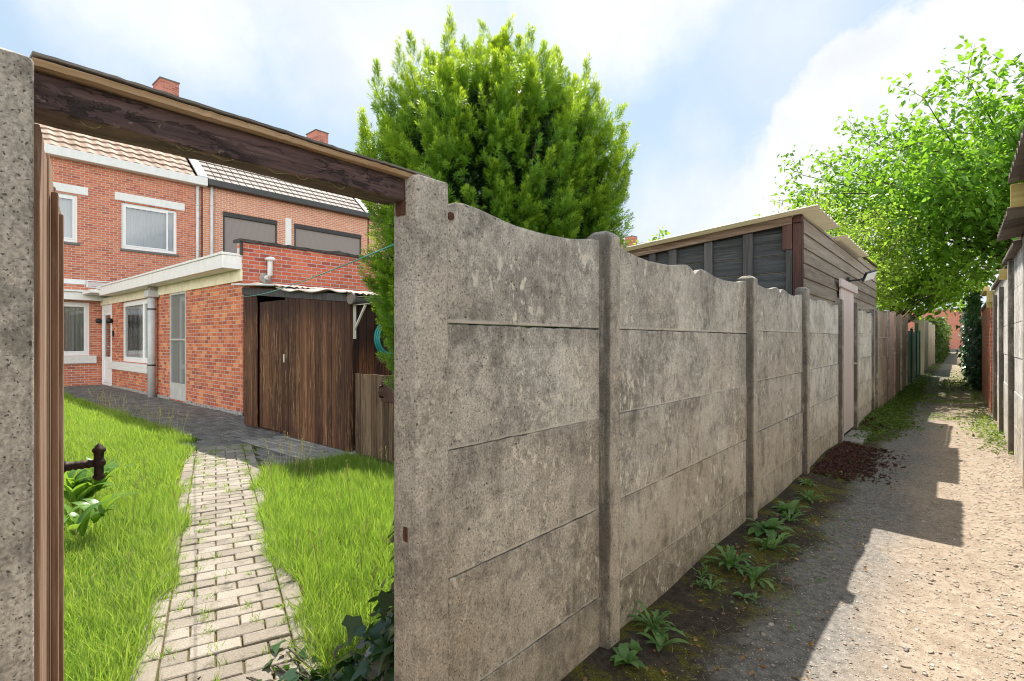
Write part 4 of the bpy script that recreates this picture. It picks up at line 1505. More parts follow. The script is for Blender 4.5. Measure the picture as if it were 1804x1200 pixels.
# downpipe with hopper
m = MB()
m.tube([(-15.02, 3.96, 2.56), (-15.02, 3.96, 0.0)], 0.085, 16)
pipe = m.build('downpipe', 'pvc', an, smooth=True)
m = MB()
m.box(-15.16, -14.88, 3.84, AY - 0.004, 2.46, 2.62)
m.build('hopper', 'pvc', pipe, bevel=0.01)
m = MB()
m.box(-15.11, -14.93, 3.90, AY - 0.035, 2.622, 2.72)
m.build('outlet', 'slab', pipe, bevel=0.005)
for z in (0.78, 2.15):
    m = MB()
    m.tube([(-15.02, 3.96, z), (-15.02, 3.96, z + 0.035)], 0.092, 16)
    m.build('pipe_clip', 'black_plastic', pipe)
# flue on the parapet
m = MB()
vx = AXE + 0.11
m.tube([(AXE - 0.02, 4.50, 2.60), (AXE + 0.04, 4.52, 2.60), (vx - 0.02, 4.54, 2.605), (vx, 4.55, 2.64), (vx, 4.55, 2.93)], 0.048, 14)
vp = m.build('vent_pipe', 'pvc_white', an, smooth=True)
m = MB()
m.lathe([(0.05, 0), (0.095, 0.004), (0.098, 0.03), (0.085, 0.05), (0.03, 0.068), (0.002, 0.07)], (vx, 4.55, 2.925))
m.build('vent_cap', 'pvc_white', vp, smooth=True)
m = MB()
m.lathe([(0.115, 0), (0.105, 0.02), (0.06, 0.03)], (AXE + 0.001, 4.50, 2.585), (1, 0.1, 0))
m.build('mortar_collar', 'slab', vp)
# lamps and bell by the door
for (x, z) in ((-19.28, 2.02), (-20.62, 2.05)):
    m = MB()
    m.lathe([(0.02, 0), (0.07, 0.03), (0.085, 0.09), (0.05, 0.15), (0.01, 0.17)], (x, AY - 0.02, z - 0.08), (0.1, -0.6, 0.5))
    m.build('wall_lamp', 'black_plastic', an, smooth=True)
m = MB()
m.box(-19.22, -19.12, AY - 0.04, AY - 0.003, 1.52, 1.70)
m.build('meter_box', 'black_plastic', an, bevel=0.008)

# ------------------------------------------------------------------ plank shed
SX0, SX1, SY, SYB = -8.87, -5.80, 3.62, 5.9
sh = thing('garden_shed', 'dark stained plank shed with curling bitumen roof, next to the brick extension', 'shed', (-7.3, SY, 0))
ztop = lambda x: 2.27 + (x - SX0) / (SX1 - SX0) * (1.985 - 2.27)


def planks_x(mb, x0, x1, yf, z0, ztf, w=0.105, th=0.022):
    x = x0
    while x < x1 - 0.01:
        xe = min(x + w, x1)
        o_ = random.uniform(-0.002, 0.002)
        mb.hexa([(x + 0.0025, yf + o_, z0), (xe - 0.0025, yf + o_, z0), (xe - 0.0025, yf + o_ + th, z0), (x + 0.0025, yf + o_ + th, z0),
                 (x + 0.0025, yf + o_, ztf(x)), (xe - 0.0025, yf + o_, ztf(xe)), (xe - 0.0025, yf + o_ + th, ztf(xe)), (x + 0.0025, yf + o_ + th, ztf(x))])
        x = xe


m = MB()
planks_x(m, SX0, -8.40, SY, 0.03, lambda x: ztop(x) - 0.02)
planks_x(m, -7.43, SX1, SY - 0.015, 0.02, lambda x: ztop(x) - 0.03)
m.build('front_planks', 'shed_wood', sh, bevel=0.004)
m = MB()
planks_x(m, -8.34, -7.445, SY + 0.02, 0.05, lambda x: 2.0)
d_ = m.build('door', 'shed_wood', sh, bevel=0.004)
m = MB()
m.box(-7.50, -7.475, SY - 0.01, SY + 0.019, 1.08, 1.20)
m.build('door_handle', 'galv', d_, bevel=0.004)
m = MB()
m.hexa([(SX0, SY - 0.03, ztop(SX0) - 0.12), (SX1, SY - 0.03, ztop(SX1) - 0.10), (SX1, SY - 0.019, ztop(SX1) - 0.10), (SX0, SY - 0.019, ztop(SX0) - 0.12),
        (SX0, SY - 0.03, ztop(SX0) - 0.005), (SX1, SY - 0.03, ztop(SX1) - 0.005), (SX1, SY - 0.019, ztop(SX1) - 0.005), (SX0, SY - 0.019, ztop(SX0) - 0.005)])
m.build('fascia', 'black_stud', sh, bevel=0.003)
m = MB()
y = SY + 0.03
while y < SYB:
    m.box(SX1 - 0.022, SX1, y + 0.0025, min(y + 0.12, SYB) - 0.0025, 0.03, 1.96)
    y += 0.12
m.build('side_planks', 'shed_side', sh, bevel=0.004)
m = MB()
m.box(SX1 - 0.01, SX1 + 0.045, SY - 0.012, SY + 0.045, 0.0, 1.95)
m.build('corner_post', 'shed_wood', sh, bevel=0.004)
m = MB()
m.box(SX0, SX0 + 0.02, SY + 0.03, SYB, 0.02, 2.2)
m.box(SX0 + 0.02, SX1 - 0.03, SYB - 0.02, SYB, 0.02, 1.95)
m.box(SX0 + 0.02, SX1 - 0.03, SY + 0.08, SY + 0.10, 0.02, 1.95)
m.build('rear_wall', 'shed_side', sh)
# curling corrugated bitumen sheets
for (xa, xb_, dz) in ((SX0 - 0.12, -7.35, 0.03), (-7.45, SX1 + 0.14, 0.0)):
    m = MB()
    us = np.linspace(xa, xb_, 50)
    vs_ = np.linspace(SY - 0.13, SYB + 0.1, 60)

    def fn(x, y):
        curl = 0.018 * math.sin(3.1 * x + 1) * math.exp(-(y - SY + 0.13) * 4) + 0.015 * math.sin(9 * x)
        return (x, y + 0.02 * math.sin(7 * x + 1.0) * (1 if y < SY else 0), ztop(x) + 0.02 + dz + 0.012 * math.sin(y * 66) + curl)
    m.grid(fn, list(us), list(vs_))
    o = m.build('roof_sheet', 'bitumen', sh, smooth=True)
    sm = o.modifiers.new('thick', 'SOLIDIFY')
    sm.thickness = 0.008
m = MB()
m.add([(SX0 + 0.05, SY + 0.02, 2.34), (SX0 + 0.05, SYB, 2.34), (-10.06, SYB, 2.46), (-10.06, 4.06, 2.46)], [(0, 1, 2, 3)])
o = m.build('roof_sheet', 'bitumen', sh)  # hidden roof wedge, added to shade the sunlit gap between shed and annex
sm = o.modifiers.new('thick', 'SOLIDIFY')
sm.thickness = 0.01
m = MB()
m.hexa([(SX0 - 0.1, SY - 0.16, 2.30), (-7.5, SY - 0.16, 2.19), (-7.5, SY + 0.1, 2.19), (SX0 - 0.1, SY + 0.1, 2.30), (SX0 - 0.1, SY - 0.16, 2.325), (-7.5, SY - 0.16, 2.215), (-7.5, SY + 0.1, 2.215), (SX0 - 0.1, SY + 0.1, 2.325)])
m.build('flashing', 'lead', sh, bevel=0.003)
# gutter on the low side with end cap
m = MB()
prof = [(SX1 + 0.11 + 0.075 * math.cos(t), 1.93 + 0.075 * math.sin(t)) for t in np.linspace(math.pi, 2 * math.pi, 12)]
prof2 = [(SX1 + 0.11 + 0.07 * math.cos(t), 1.93 + 0.07 * math.sin(t)) for t in np.linspace(2 * math.pi, math.pi, 12)]
m.prism_y(prof + prof2, SY - 0.02, SYB)
gt = fix_normals(m.build('gutter', 'anthracite', sh))
m = MB()
m.lathe([(0.002, 0), (0.079, 0.001), (0.079, 0.03), (0.07, 0.032)], (SX1 + 0.11, SY - 0.045, 1.925), (0, 1, 0), 20)
m.build('gutter_end', 'gutter_cap', gt, smooth=False)
m = MB()
by = SY + 0.06
m.box(SX1 + 0.046, SX1 + 0.052, by - 0.02, by + 0.02, 1.42, 1.85)
m.box(SX1 + 0.053, SX1 + 0.36, by - 0.018, by + 0.018, 1.842, 1.850)
m.hexa([(SX1 + 0.053, by - 0.012, 1.53), (SX1 + 0.053, by + 0.012, 1.53), (SX1 + 0.30, by + 0.012, 1.836), (SX1 + 0.30, by - 0.012, 1.836),
        (SX1 + 0.053, by - 0.012, 1.555), (SX1 + 0.053, by + 0.012, 1.555), (SX1 + 0.275, by + 0.012, 1.839), (SX1 + 0.275, by - 0.012, 1.839)])
fix_normals(m.build('bracket', 'galv', sh))

hose = MB()
for k in range(3):
    hose.tube([(SX1 + 0.09 + 0.03 * k, 4.15 + (0.20 - 0.01 * k) * math.cos(t), 1.43 + (0.22 - 0.01 * k) * math.sin(t)) for t in np.linspace(0, 2 * math.pi, 30)], 0.014, 8, cap=False)
ho = hose.build('garden_hose', 'hose', smooth=True)
tag(ho, 'coiled teal garden hose hanging on the shed side, mostly behind the yew', 'hose')

# low gate between shed and yew
lg = thing('low_garden_gate', 'low weathered plank gate beside the dark shed, partly behind the yew', 'gate', (-5.0, 3.5, 0))
m = MB()
planks_x(m, -5.455, -4.50, 3.50, 0.06, lambda x: 1.01 + 0.004 * math.sin(x * 40), 0.108, 0.022)
m.build('planks', 'low_gate', lg, bevel=0.004)
for z in (0.22, 0.78):
    m = MB()
    m.box(-5.44, -4.52, 3.523, 3.55, z, z + 0.09)
    m.build('ledge', 'low_gate', lg, bevel=0.004)
m = MB()
m.box(-4.90, -4.64, 3.462, 3.498, 0.72, 0.95)
lk = m.build('lock_case', 'red_stud', lg, bevel=0.008)
m = MB()
m.tube([(-4.86, 3.46, 0.90), (-4.86, 3.425, 0.89), (-4.86, 3.42, 0.83), (-4.86, 3.425, 0.78), (-4.86, 3.46, 0.77)], 0.012, 8)
m.build('pull', 'iron', lk, smooth=True)

# washing line
m = MB()
A_, B_ = Vector((-8.84, 3.585, 2.12)), Vector((-1.292, 0.985, 1.70))
m.tube([A_.lerp(B_, t) + Vector((0, 0, -0.10 * 4 * t * (1 - t) * 0.5)) for t in np.linspace(0, 1, 24)], [0.0034 - 0.0009 * t for t in np.linspace(0, 1, 24)], 6)
o = m.build('washing_line', 'teal', smooth=True)
tag(o, 'thin teal washing line slung from the shed corner to the concrete post', 'washing line')

# ------------------------------------------------------------------ black shed behind the fence
BX, BY, BYE = -1.275, 6.24, 12.6
bs = thing('timber_outbuilding', 'black timber outbuilding with clapboard side and pale corrugated roof rising behind the concrete fence', 'shed', (-2.3, BY, 0))
zf = lambda x: 2.73 + (x - BX) * 0.085
m = MB()
z = 0.0
while z < 2.72:
    z2 = z + 0.195
    for xa in (-4.6,):
        zt = min(z2, 2.45)
        if z >= 2.40:
            break
        m.hexa([(-4.6, BY + 0.02, z), (BX - 0.06, BY + 0.02, z), (BX - 0.06, BY + 0.045, z), (-4.6, BY + 0.045, z),
                (-4.6, BY + 0.032, z2 - 0.004), (BX - 0.06, BY + 0.032, z2 - 0.004), (BX - 0.06, BY + 0.057, z2 - 0.004), (-4.6, BY + 0.057, z2 - 0.004)])
    z = z2
# gable infill boards up to the sloping rafter
for k in range(5):
    x0 = -4.6 + 0.0
    za, zb = 2.34 + 0.08 * k, 2.34 + 0.08 * (k + 1)
    xs_ = max(-4.6, BX + (za - 2.70) / 0.085)
    if xs_ < BX - 0.1:
        m.box(xs_, BX - 0.06, BY + 0.026, BY + 0.05, za, zb - 0.003)
m.build('front_boards', 'black_board', bs, bevel=0.003)
m = MB()
for (a, b_) in ((-3.02, -2.93), (-2.755, -2.655), (-2.31, -2.215), (-1.87, -1.765), (-3.5, -3.41), (-4.0, -3.91)):
    m.box(a, b_, BY - 0.025, BY + 0.018, 0.0, zf((a + b_) / 2) - 0.075)
m.build('stud', 'black_stud', bs, bevel=0.004)
m = MB()
m.box(-1.425, -1.36, BY - 0.03, BY + 0.018, 0.0, 2.46)
m.build('stud', 'black_stud', bs, bevel=0.004)
m = MB()
m.box(-1.355, -1.262, BY - 0.035, BY + 0.05, 0.0, 2.655)
m.box(-1.352, -1.264, BY - 0.045, BY + 0.05, 2.66, 2.745)
m.box(-1.455, -1.36, BY - 0.045, BY - 0.027, 2.38, 2.65)
m.build('corner_post', 'red_stud', bs, bevel=0.004)
m = MB()
x0, x1 = -4.75, -1.36
m.hexa([(x0, BY - 0.06, zf(x0) - 0.085), (x1, BY - 0.06, zf(x1) - 0.075), (x1, BY - 0.028, zf(x1) - 0.075), (x0, BY - 0.028, zf(x0) - 0.085),
        (x0, BY - 0.06, zf(x0) + 0.015), (x1, BY - 0.06, zf(x1) + 0.015), (x1, BY - 0.028, zf(x1) + 0.015), (x0, BY - 0.028, zf(x0) + 0.015)])
m.build('rafter', 'rafter', bs, bevel=0.003)
# alley side clapboards: each board tilted, cupped in a few lengths
m = MB()
z = 1.60
k = 0
ZT = lambda y: 2.735 + (y - BY) * 0.018
while z < 2.78:
    z2 = z + 0.158
    segs = [BY + 0.02, BYE] if k % 2 else [BY + 0.02, BY + 3.6, BYE]
    for a, b_ in zip(segs, segs[1:]):
        za, zb = min(z2 + 0.012, ZT(a)), min(z2 + 0.012, ZT(b_))
        m.hexa([(BX + 0.030, a, z), (BX + 0.030, b_ - 0.003, z), (BX + 0.008, b_ - 0.003, z), (BX + 0.008, a, z),
                (BX + 0.010, a, za), (BX + 0.010, b_ - 0.003, zb), (BX - 0.012, b_ - 0.003, zb), (BX - 0.012, a, za)])
    z = z2
    k += 1
fix_normals(m.build('clapboards', 'clad', bs, bevel=0.002))
m = MB()
m.box(BX - 0.05, BX - 0.015, BY + 0.06, BYE, 0.0, 2.70)
m.box(-4.6, BX - 0.05, BYE - 0.05, BYE - 0.003, 0.0, 2.40)
m.box(-4.62, -4.60, BY + 0.06, BYE, 0.0, 2.36)
m.build('rear_wall', 'black_board', bs)
m = MB()
m.hexa([(BX + 0.012, BY + 2.0, ZT(BY + 2.0) + 0.004), (BX + 0.045, BY + 2.0, ZT(BY + 2.0) + 0.004), (BX + 0.045, BYE + 0.02, ZT(BYE) + 0.004), (BX + 0.012, BYE + 0.02, ZT(BYE) + 0.004),
        (BX + 0.012, BY + 2.0, ZT(BY + 2.0) + 0.035), (BX + 0.045, BY + 2.0, ZT(BY + 2.0) + 0.035), (BX + 0.045, BYE + 0.02, ZT(BYE) + 0.035), (BX + 0.012, BYE + 0.02, ZT(BYE) + 0.035)])
fix_normals(m.build('edge_batten', 'red_stud', bs, bevel=0.003))
# corrugated sheets, ribs running down the slope
for (ya, yb, xo, dz) in ((5.98, 7.35, -1.09, 0.0), (7.95, 10.1, -1.10, -0.015), (7.36, 7.94, -1.29, 0.004), (10.12, 12.75, -1.25, 0.0)):
    m = MB()
    us = list(np.linspace(-4.9, xo, 8))
    vs_ = list(np.arange(ya, yb, 0.0125))

    def fn(x, y):
        w_ = abs(((y / 0.19) % 1.0) - 0.5) * 2
        rib = 0.022 * min(1.0, max(0.0, (w_ - 0.35) / 0.3))
        return (x, y, zf(x) + 0.02 + dz + rib)
    m.grid(fn, us, vs_)
    o = m.build('roof_sheet', 'sheet', bs)
    sm = o.modifiers.new('thick', 'SOLIDIFY')
    sm.thickness = 0.006

# pink plank door
pd = thing('plank_door', 'pale pink painted plank door in the concrete fence under the floodlight', 'door', (-1.2, 8.7, 0))
m = MB()
y = 8.235
while y < 9.34:
    m.box(-1.235, -1.212, y + 0.002, min(y + 0.092, 9.36) - 0.002, 0.10, 2.12)
    y += 0.092
m.build('planks', 'pink_door', pd, bevel=0.004)
m = MB()
m.box(-1.212, -1.178, 8.07, 9.52, 2.115, 2.225)
m.build('header_board', 'pink_door', pd, bevel=0.004)
m = MB()
m.tube([(-1.21, 9.25, 1.06), (-1.165, 9.25, 1.06), (-1.165, 9.13, 1.06)], 0.010, 8)
m.box(-1.213, -1.205, 9.23, 9.27, 0.98, 1.14)
m.build('handle', 'galv', pd)
b = MB()
b.box(-1.24, -0.98, 8.25, 9.36, -0.05, 0.055)
o = tag(b.build('door_step', 'slab', None, bevel=0.01), 'low concrete step in front of the pale pink door', 'step')

# floodlight
fl = thing('floodlight', 'small black outdoor floodlight on an arm above the pale pink door', 'floodlight', (-1.22, 8.95, 2.26))
m = MB()
m.box(-1.235, -1.21, 8.92, 9.02, 2.23, 2.32)
m.tube([(-1.21, 8.97, 2.27), (-1.10, 8.98, 2.275), (-1.02, 9.02, 2.30)], 0.014, 8)
m.build('arm', 'black_plastic', fl)
hc = Vector((-0.98, 9.06, 2.335))
ax_u = Vector((0.55, 0.75, 0.25)).normalized()
ax_n = Vector((0.30, -0.55, -0.55)).normalized()
ax_n = (ax_n - ax_u * ax_n.dot(ax_u)).normalized()
ax_v = ax_u.cross(ax_n)


def obox(mb, c, u, v, n_, hu, hv, hn):
    mb.hexa([tuple(c + u * a * hu + v * b2 * hv + n_ * d * hn) for d in (-1, 1) for a, b2 in ((-1, -1), (1, -1), (1, 1), (-1, 1))])


m = MB()
obox(m, hc, ax_u, ax_v, ax_n, 0.10, 0.075, 0.016)
hd_ = fix_normals(m.build('lamp_head', 'black_plastic', fl, bevel=0.005))
m = MB()
obox(m, hc + ax_n * 0.019, ax_u, ax_v, ax_n, 0.088, 0.063, 0.0025)
fix_normals(m.build('lens', 'lens', hd_))

# ------------------------------------------------------------------ further along on the left
f2 = thing('concrete_fence', 'concrete panel fence just past the pale pink door, posts in a close pair', 'fence', (-1.23, 9.4, 0))
for (y0, y1) in ((9.40, 9.53), (11.50, 11.63), (12.02, 12.15)):
    fix_normals(fence_post(f2, y0, y1, 1.97, 'post_dark'))
bay(f2, 9.527, 11.503, 'smooth_concrete', dz=0.06)
bay(f2, 11.627, 12.023, dz=0.06, waves='flat', top=1.86)
f3 = thing('concrete_fence', 'brown stained concrete panel fence between the post pair and the salmon door', 'fence', (-1.23, 12.2, 0))
fix_normals(fence_post(f3, 14.20, 14.34, 2.06, 'post_dark'))
bay(f3, 12.147, 14.203, 'brown_concrete', waves='flat', top=2.0)
d2 = thing('plank_door', 'narrow salmon painted plank door further down the alley', 'door', (-1.2, 15, 0))
m = MB()
y = 14.36
while y < 15.6:
    m.box(-1.225, -1.20, y + 0.002, min(y + 0.10, 15.62) - 0.002, 0.08, 2.06)
    y += 0.10
m.build('planks', 'red_door', d2, bevel=0.004)
m = MB()
m.box(-1.20, -1.185, 15.2, 15.56, 1.18, 1.22)
m.tube([(-1.20, 15.4, 1.1), (-1.15, 15.4, 1.1), (-1.15, 15.28, 1.1)], 0.012, 8)
m.build('handle', 'galv', d2)
f4 = thing('concrete_fence', 'reddish brown concrete fence between the salmon door and the green mesh gate', 'fence', (-1.23, 15.6, 0))
for y0 in (15.63, 17.6, 19.62):
    fix_normals(fence_post(f4, y0, y0 + 0.13, 2.09, 'brown_concrete'))
bay(f4, 15.757, 17.603, 'brown_concrete', waves='flat', top=2.02)
bay(f4, 17.727, 19.623, 'brown_concrete', waves='flat', top=2.02)
gg = thing('garden_gate', 'dark green mesh gate with pale timber head frame in the shade of the trees', 'gate', (-1.2, 22, 0))
for (a, b_) in ((19.8, 21.6), (22.1, 26.4)):
    m = MB()
    m.box(-1.225, -1.205, a, b_, 0.05, 1.70)
    m.build('mesh_panel', 'green_fence', gg)
for y in (19.8, 21.6, 22.1, 24.2, 26.4):
    m = MB()
    m.tube([(-1.20, y, 0), (-1.20, y, 1.80)], 0.03, 8)
    m.build('fence_pole', 'green_fence', gg)
m = MB()
for z in np.arange(0.1, 1.9, 0.09):
    m.box(-1.19, -1.18, 21.66, 22.04, float(z), float(z) + 0.04)
m.build('ladder_slats', 'pale_post', gg)
m = MB()
m.box(-1.25, -1.17, 19.82, 25.0, 2.05, 2.22)
m.build('head_frame', 'pale_post', gg, bevel=0.005)
pf = thing('board_fence', 'pale grey board fence beyond the green mesh gate', 'fence', (-1.2, 28, 0))
m = MB()
y = 27.0
while y < 39.5:
    m.box(-1.26, -1.20, y, y + 0.28, 0.0, 2.28 + random.uniform(-0.02, 0.02))
    y += 0.29
m.build('boards', 'pale_post', pf)
for y in (27.0, 31.0, 35.2, 39.5):
    m = MB()
    m.box(-1.20, -1.08, y, y + 0.14, 0.0, 2.33)
    m.build('post', 'pale_post', pf)

# ------------------------------------------------------------------ the building on the right side of the alley
RX = 0.50      # wall face
rb = thing('garage_wall', 'pale concrete garage on the right of the alley with dark corrugated eaves and yellow boards', 'garage', (RX, 8, 0))
m = MB()
for z0, z1 in ((-0.1, 0.40), (0.404, 0.80), (0.804, 1.20), (1.204, 1.60), (1.604, 2.0), (2.004, 2.42)):
    j = random.gauss(0, 0.003)
    m.box(RX + j, RX + 0.05 + j, -5.0, 13.3, z0, z1)
m.build('wall', 'pale_concrete', rb, bevel=0.005)
RPY = [-3.5, -1.5, 0.5, 2.6, 4.65, 6.68, 8.68, 10.60, 12.35]
for y in RPY:
    fix_normals(fence_post(rb, y, y + 0.14, 2.36 if y < 9 else 2.2, 'post_dark', xf=RX - 0.05, xb=RX + 0.04, peak=0.0))
m = MB()
m.box(RX + 0.06, RX + 3.0, -5.0, -4.95, 0, 2.5)
m.box(RX + 0.06, RX + 3.0, 13.25, 13.3, 0, 2.5)
m.box(RX + 3.0, RX + 3.05, -5.0, 13.3, 0, 3.0)
m.build('rear_wall', 'pale_concrete', rb)
# eaves: corrugated fibre cement sheets, ribs down the slope
for (ya, yb, ze, xo) in ((5.86, 7.42, 2.455, 0.30), (-5.0, 5.80, 2.69, 0.30), (7.46, 9.4, 2.40, 0.425), (9.45, 13.3, 2.36, 0.455)):
    m = MB()
    us = list(np.linspace(xo, RX + 3.2, 12))
    vs_ = list(np.arange(ya, yb, 0.018))
    zr = lambda x: ze + (x - xo) * 0.16
    m.grid(lambda x, y: (x, y, zr(x) + 0.027 * math.sin(2 * math.pi * y / 0.177)), us, vs_)
    o = m.build('roof_sheet', 'eternit', rb, smooth=True)
    sm = o.modifiers.new('thick', 'SOLIDIFY')
    sm.thickness = 0.007
    sm.offset = 1.0
m = MB()
m.box(0.315, RX + 0.6, 5.815, 5.842, 2.475, 2.66)
m.build('fascia_board', 'yellow_board', rb, bevel=0.004)
m = MB()
m.box(RX - 0.02, RX + 0.03, -5.0, 9.3, 2.424, 2.50)
m.build('wall_plate', 'red_stud', rb, bevel=0.004)
m = MB()
m.box(0.40, RX + 0.02, 9.42, 9.445, 2.20, 2.34)
m.box(0.40, RX - 0.005, 13.31, 13.34, 2.12, 2.34)
m.build('fascia_board', 'yellow_board', rb, bevel=0.004)

# brick stretch, then fence with ivy
bw = thing('brick_wall', 'orange brick wall with a yellow painted timber head beyond the garage on the right', 'wall', (0.45, 14, 0))
MAT['brick_right'] = brick('orange_brick_wall', 'y', OR, (0.55, 0.48, 0.42), 0.006)
m = MB()
m.box(0.455, 0.62, 13.45, 18.4, -0.05, 2.15)
m.build('wall', 'brick_right', bw)
m = MB()
m.box(0.42, 0.66, 13.46, 18.4, 2.153, 2.21)
m.build('coping', 'slab', bw, bevel=0.005)
m = MB()
m.box(0.395, 0.60, 13.37, 13.44, 2.02, 2.34)
m.box(0.36, 0.44, 13.36, 15.0, 2.343, 2.42)
m.build('timber_head', 'yellow_board_y', bw, bevel=0.005)

f5 = thing('concrete_fence', 'concrete fence along the right side behind the ivy out to the far end', 'fence', (0.56, 18.5, 0))
proto_post = fix_normals(fence_post(f5, 18.5, 18.64, 2.0, 'post', xf=0.47, xb=0.60))
m = MB()
m.box(0.55, 0.59, 18.64, 20.6, -0.05, 1.92)
proto_panel = m.build('panel', 'pale_concrete', f5, bevel=0.006)
for k in range(1, 30):
    o = proto_post.copy()
    COL.objects.link(o)
    o.parent = f5
    o.location = (0, 2.1 * k, 0)
    o = proto_panel.copy()
    COL.objects.link(o)
    o.parent = f5
    o.location = (0, 2.1 * k, 0)

eb = thing('brick_building', 'red brick wall of a building closing the far end of the alley', 'building', (0, 85, 0))
m = MB()
m.box(-7, 9, 85, 92, -0.05, 5.2)
m.build('wall', 'brick_end', eb)
m = MB()
m.box(-7.1, 9.1, 84.9, 92.1, 5.203, 5.4)
m.build('coping', 'slab', eb)
m = MB()
m.box(-7, 9, 84.97, 84.998, -0.05, 0.35)
m.build('plinth', 'sill_stone', eb)
m = MB()   # cross path in front of it
m.add([(-60, 80.5, 0.004), (60, 80.5, 0.004), (60, 84.96, 0.004), (-60, 84.96, 0.004)], [(0, 1, 2, 3)])

# ------------------------------------------------------------------ vegetation
def leaf_template(kind='oval'):
    if kind == 'oval':      # folded along the midrib
        v = np.array([[0, 0, 0], [0.26, 0.30, 0.05], [0.30, 0.62, 0.03], [0, 1, -0.08], [-0.30, 0.62, 0.03], [-0.26, 0.30, 0.05], [0, 0.5, -0.03]], float)
        f = np.array([[0, 1, 6], [1, 2, 6], [2, 3, 6], [3, 4, 6], [4, 5, 6], [5, 0, 6]])
    elif kind == 'ivy':
        v = np.array([[0, 0, 0], [0.34, -0.08, 0.02], [0.50, 0.30, -0.03], [0.24, 0.42, 0.05], [0, 1, -0.08], [-0.24, 0.42, 0.05], [-0.50, 0.30, -0.03], [-0.34, -0.08, 0.02], [0, 0.38, 0.03]], float)
        f = np.array([[i, (i + 1) % 8, 8] for i in range(8)])
    else:
        v = np.array([[0, 0, 0], [0.3, 0.5, 0.06], [0, 1, -0.05], [-0.3, 0.5, 0.06]], float)
        f = np.array([[0, 1, 2], [0, 2, 3]])
    return v, f


def leaves(name, mat, pos, size, parent=None, kind='diamond', droop=0.2, rng_=rng, up=0.35, outdir=None):
    """pos (n,3); leaves with mostly upward faces pointing out"""
    n = len(pos)
    tv, tf = leaf_template(kind)
    nrm = rng_.normal(size=(n, 3))
    nrm[:, 2] = np.abs(nrm[:, 2]) + up
    if outdir is not None:
        nrm = nrm * 0.8 + outdir
    Rm = frames(nrm, rng_.rand(n) * 6.283, rng_)
    sz = size * (0.65 + 0.7 * rng_.rand(n))
    V, F = scatter(tv, tf, Rm, sz, pos)
    V[:, 2] -= np.tile(np.clip(tv[:, 1], 0, 1) ** 2, n) * np.repeat(sz, len(tv)) * droop
    r_ = np.repeat(rng_.rand(n), len(tv))
    return np_mesh(name, V, F, mat, parent, {'rnd': r_, 'tip': np.tile(tv[:, 1], n)})


def branch_tree(name, label, base, trunk_top, clumps, lsize, nleaf, mat, spread, parent_cat='tree', trunk_r=0.16, kind='diamond', group=None, droop=0.25, seed=1, up=0.35):
    """trunk with limbs reaching towards leaf clumps; leaves sprayed along twigs"""
    r_ = np.random.RandomState(seed)
    t = thing(name, label, parent_cat, tuple(base), group)
    base, top = Vector(base), Vector(trunk_top)
    m = MB()
    tp = [base.lerp(top, k / 6) + Vector((r_.normal() * 0.05, r_.normal() * 0.05, 0)) * (k > 0) for k in range(7)]
    m.tube(tp, [trunk_r * (1.15 - 0.09 * k) for k in range(7)], 10)
    P = []
    cl_ = np.array(clumps)
    per = max(1, nleaf // len(cl_))
    for c in cl_:
        c = Vector(c)
        k = r_.randint(3, 7)
        s0 = tp[k] if (c - tp[k]).length > 0.3 else tp[3]
        d = c - s0
        mid = s0 + d * 0.5 + Vector((r_.normal() * 0.12, r_.normal() * 0.12, 0.10)) * d.length * 0.5
        pts = []
        for u in np.linspace(0, 1, 7):
            p = s0 * (1 - u) ** 2 + mid * 2 * u * (1 - u) + c * u * u
            pts.append(p)
        r0 = min(trunk_r * 0.4, 0.007 * d.length + 0.006)
        m.tube(pts, [r0 * (1 - 0.85 * u) for u in np.linspace(0, 1, 7)], 6)
        # twigs fan out from the clump centre
        nt = max(3, per // 26)
        for _ in range(nt):
            a = pts[r_.randint(4, 7)]
            dv = Vector(r_.normal(size=3))
            dv.z = dv.z * 0.6 + 0.1
            dv = dv.normalized() * spread * (0.45 + 0.8 * r_.rand())
            e = a + dv
            m.tube([a, a + dv * 0.5 + Vector((0, 0, 0.04)), e], [0.008, 0.006, 0.003], 3, cap=False)
            nn = per // nt
            u = r_.rand(nn) ** 0.6
            base_p = np.array(a)[None] + np.array(dv)[None] * u[:, None]
            P.append(base_p + r_.normal(size=(nn, 3)) * spread * 0.2)
    m.build('trunk', 'bark', t, smooth=True)
    P = np.concatenate(P)
    leaves('crown', mat, P, lsize, t, kind, droop, r_, up)
    return t


# --- yew -----------------------------------------------------------------
YC = np.array([-1.985, 2.20])
E1 = np.array([0.759, 0.651])       # across the view
E2 = np.array([-0.651, 0.759])      # away from the viewer
PROF = [(0.45, 0.30), (0.8, 0.50), (1.10, 0.62), (1.5, 0.70), (2.0, 0.725), (2.36, 0.725), (2.53, 0.66), (2.66, 0.54), (2.76, 0.39), (2.82, 0.22), (2.85, 0.05)]


def yew_r(z):
    zs, rs = zip(*PROF)
    return np.interp(z, zs, rs)


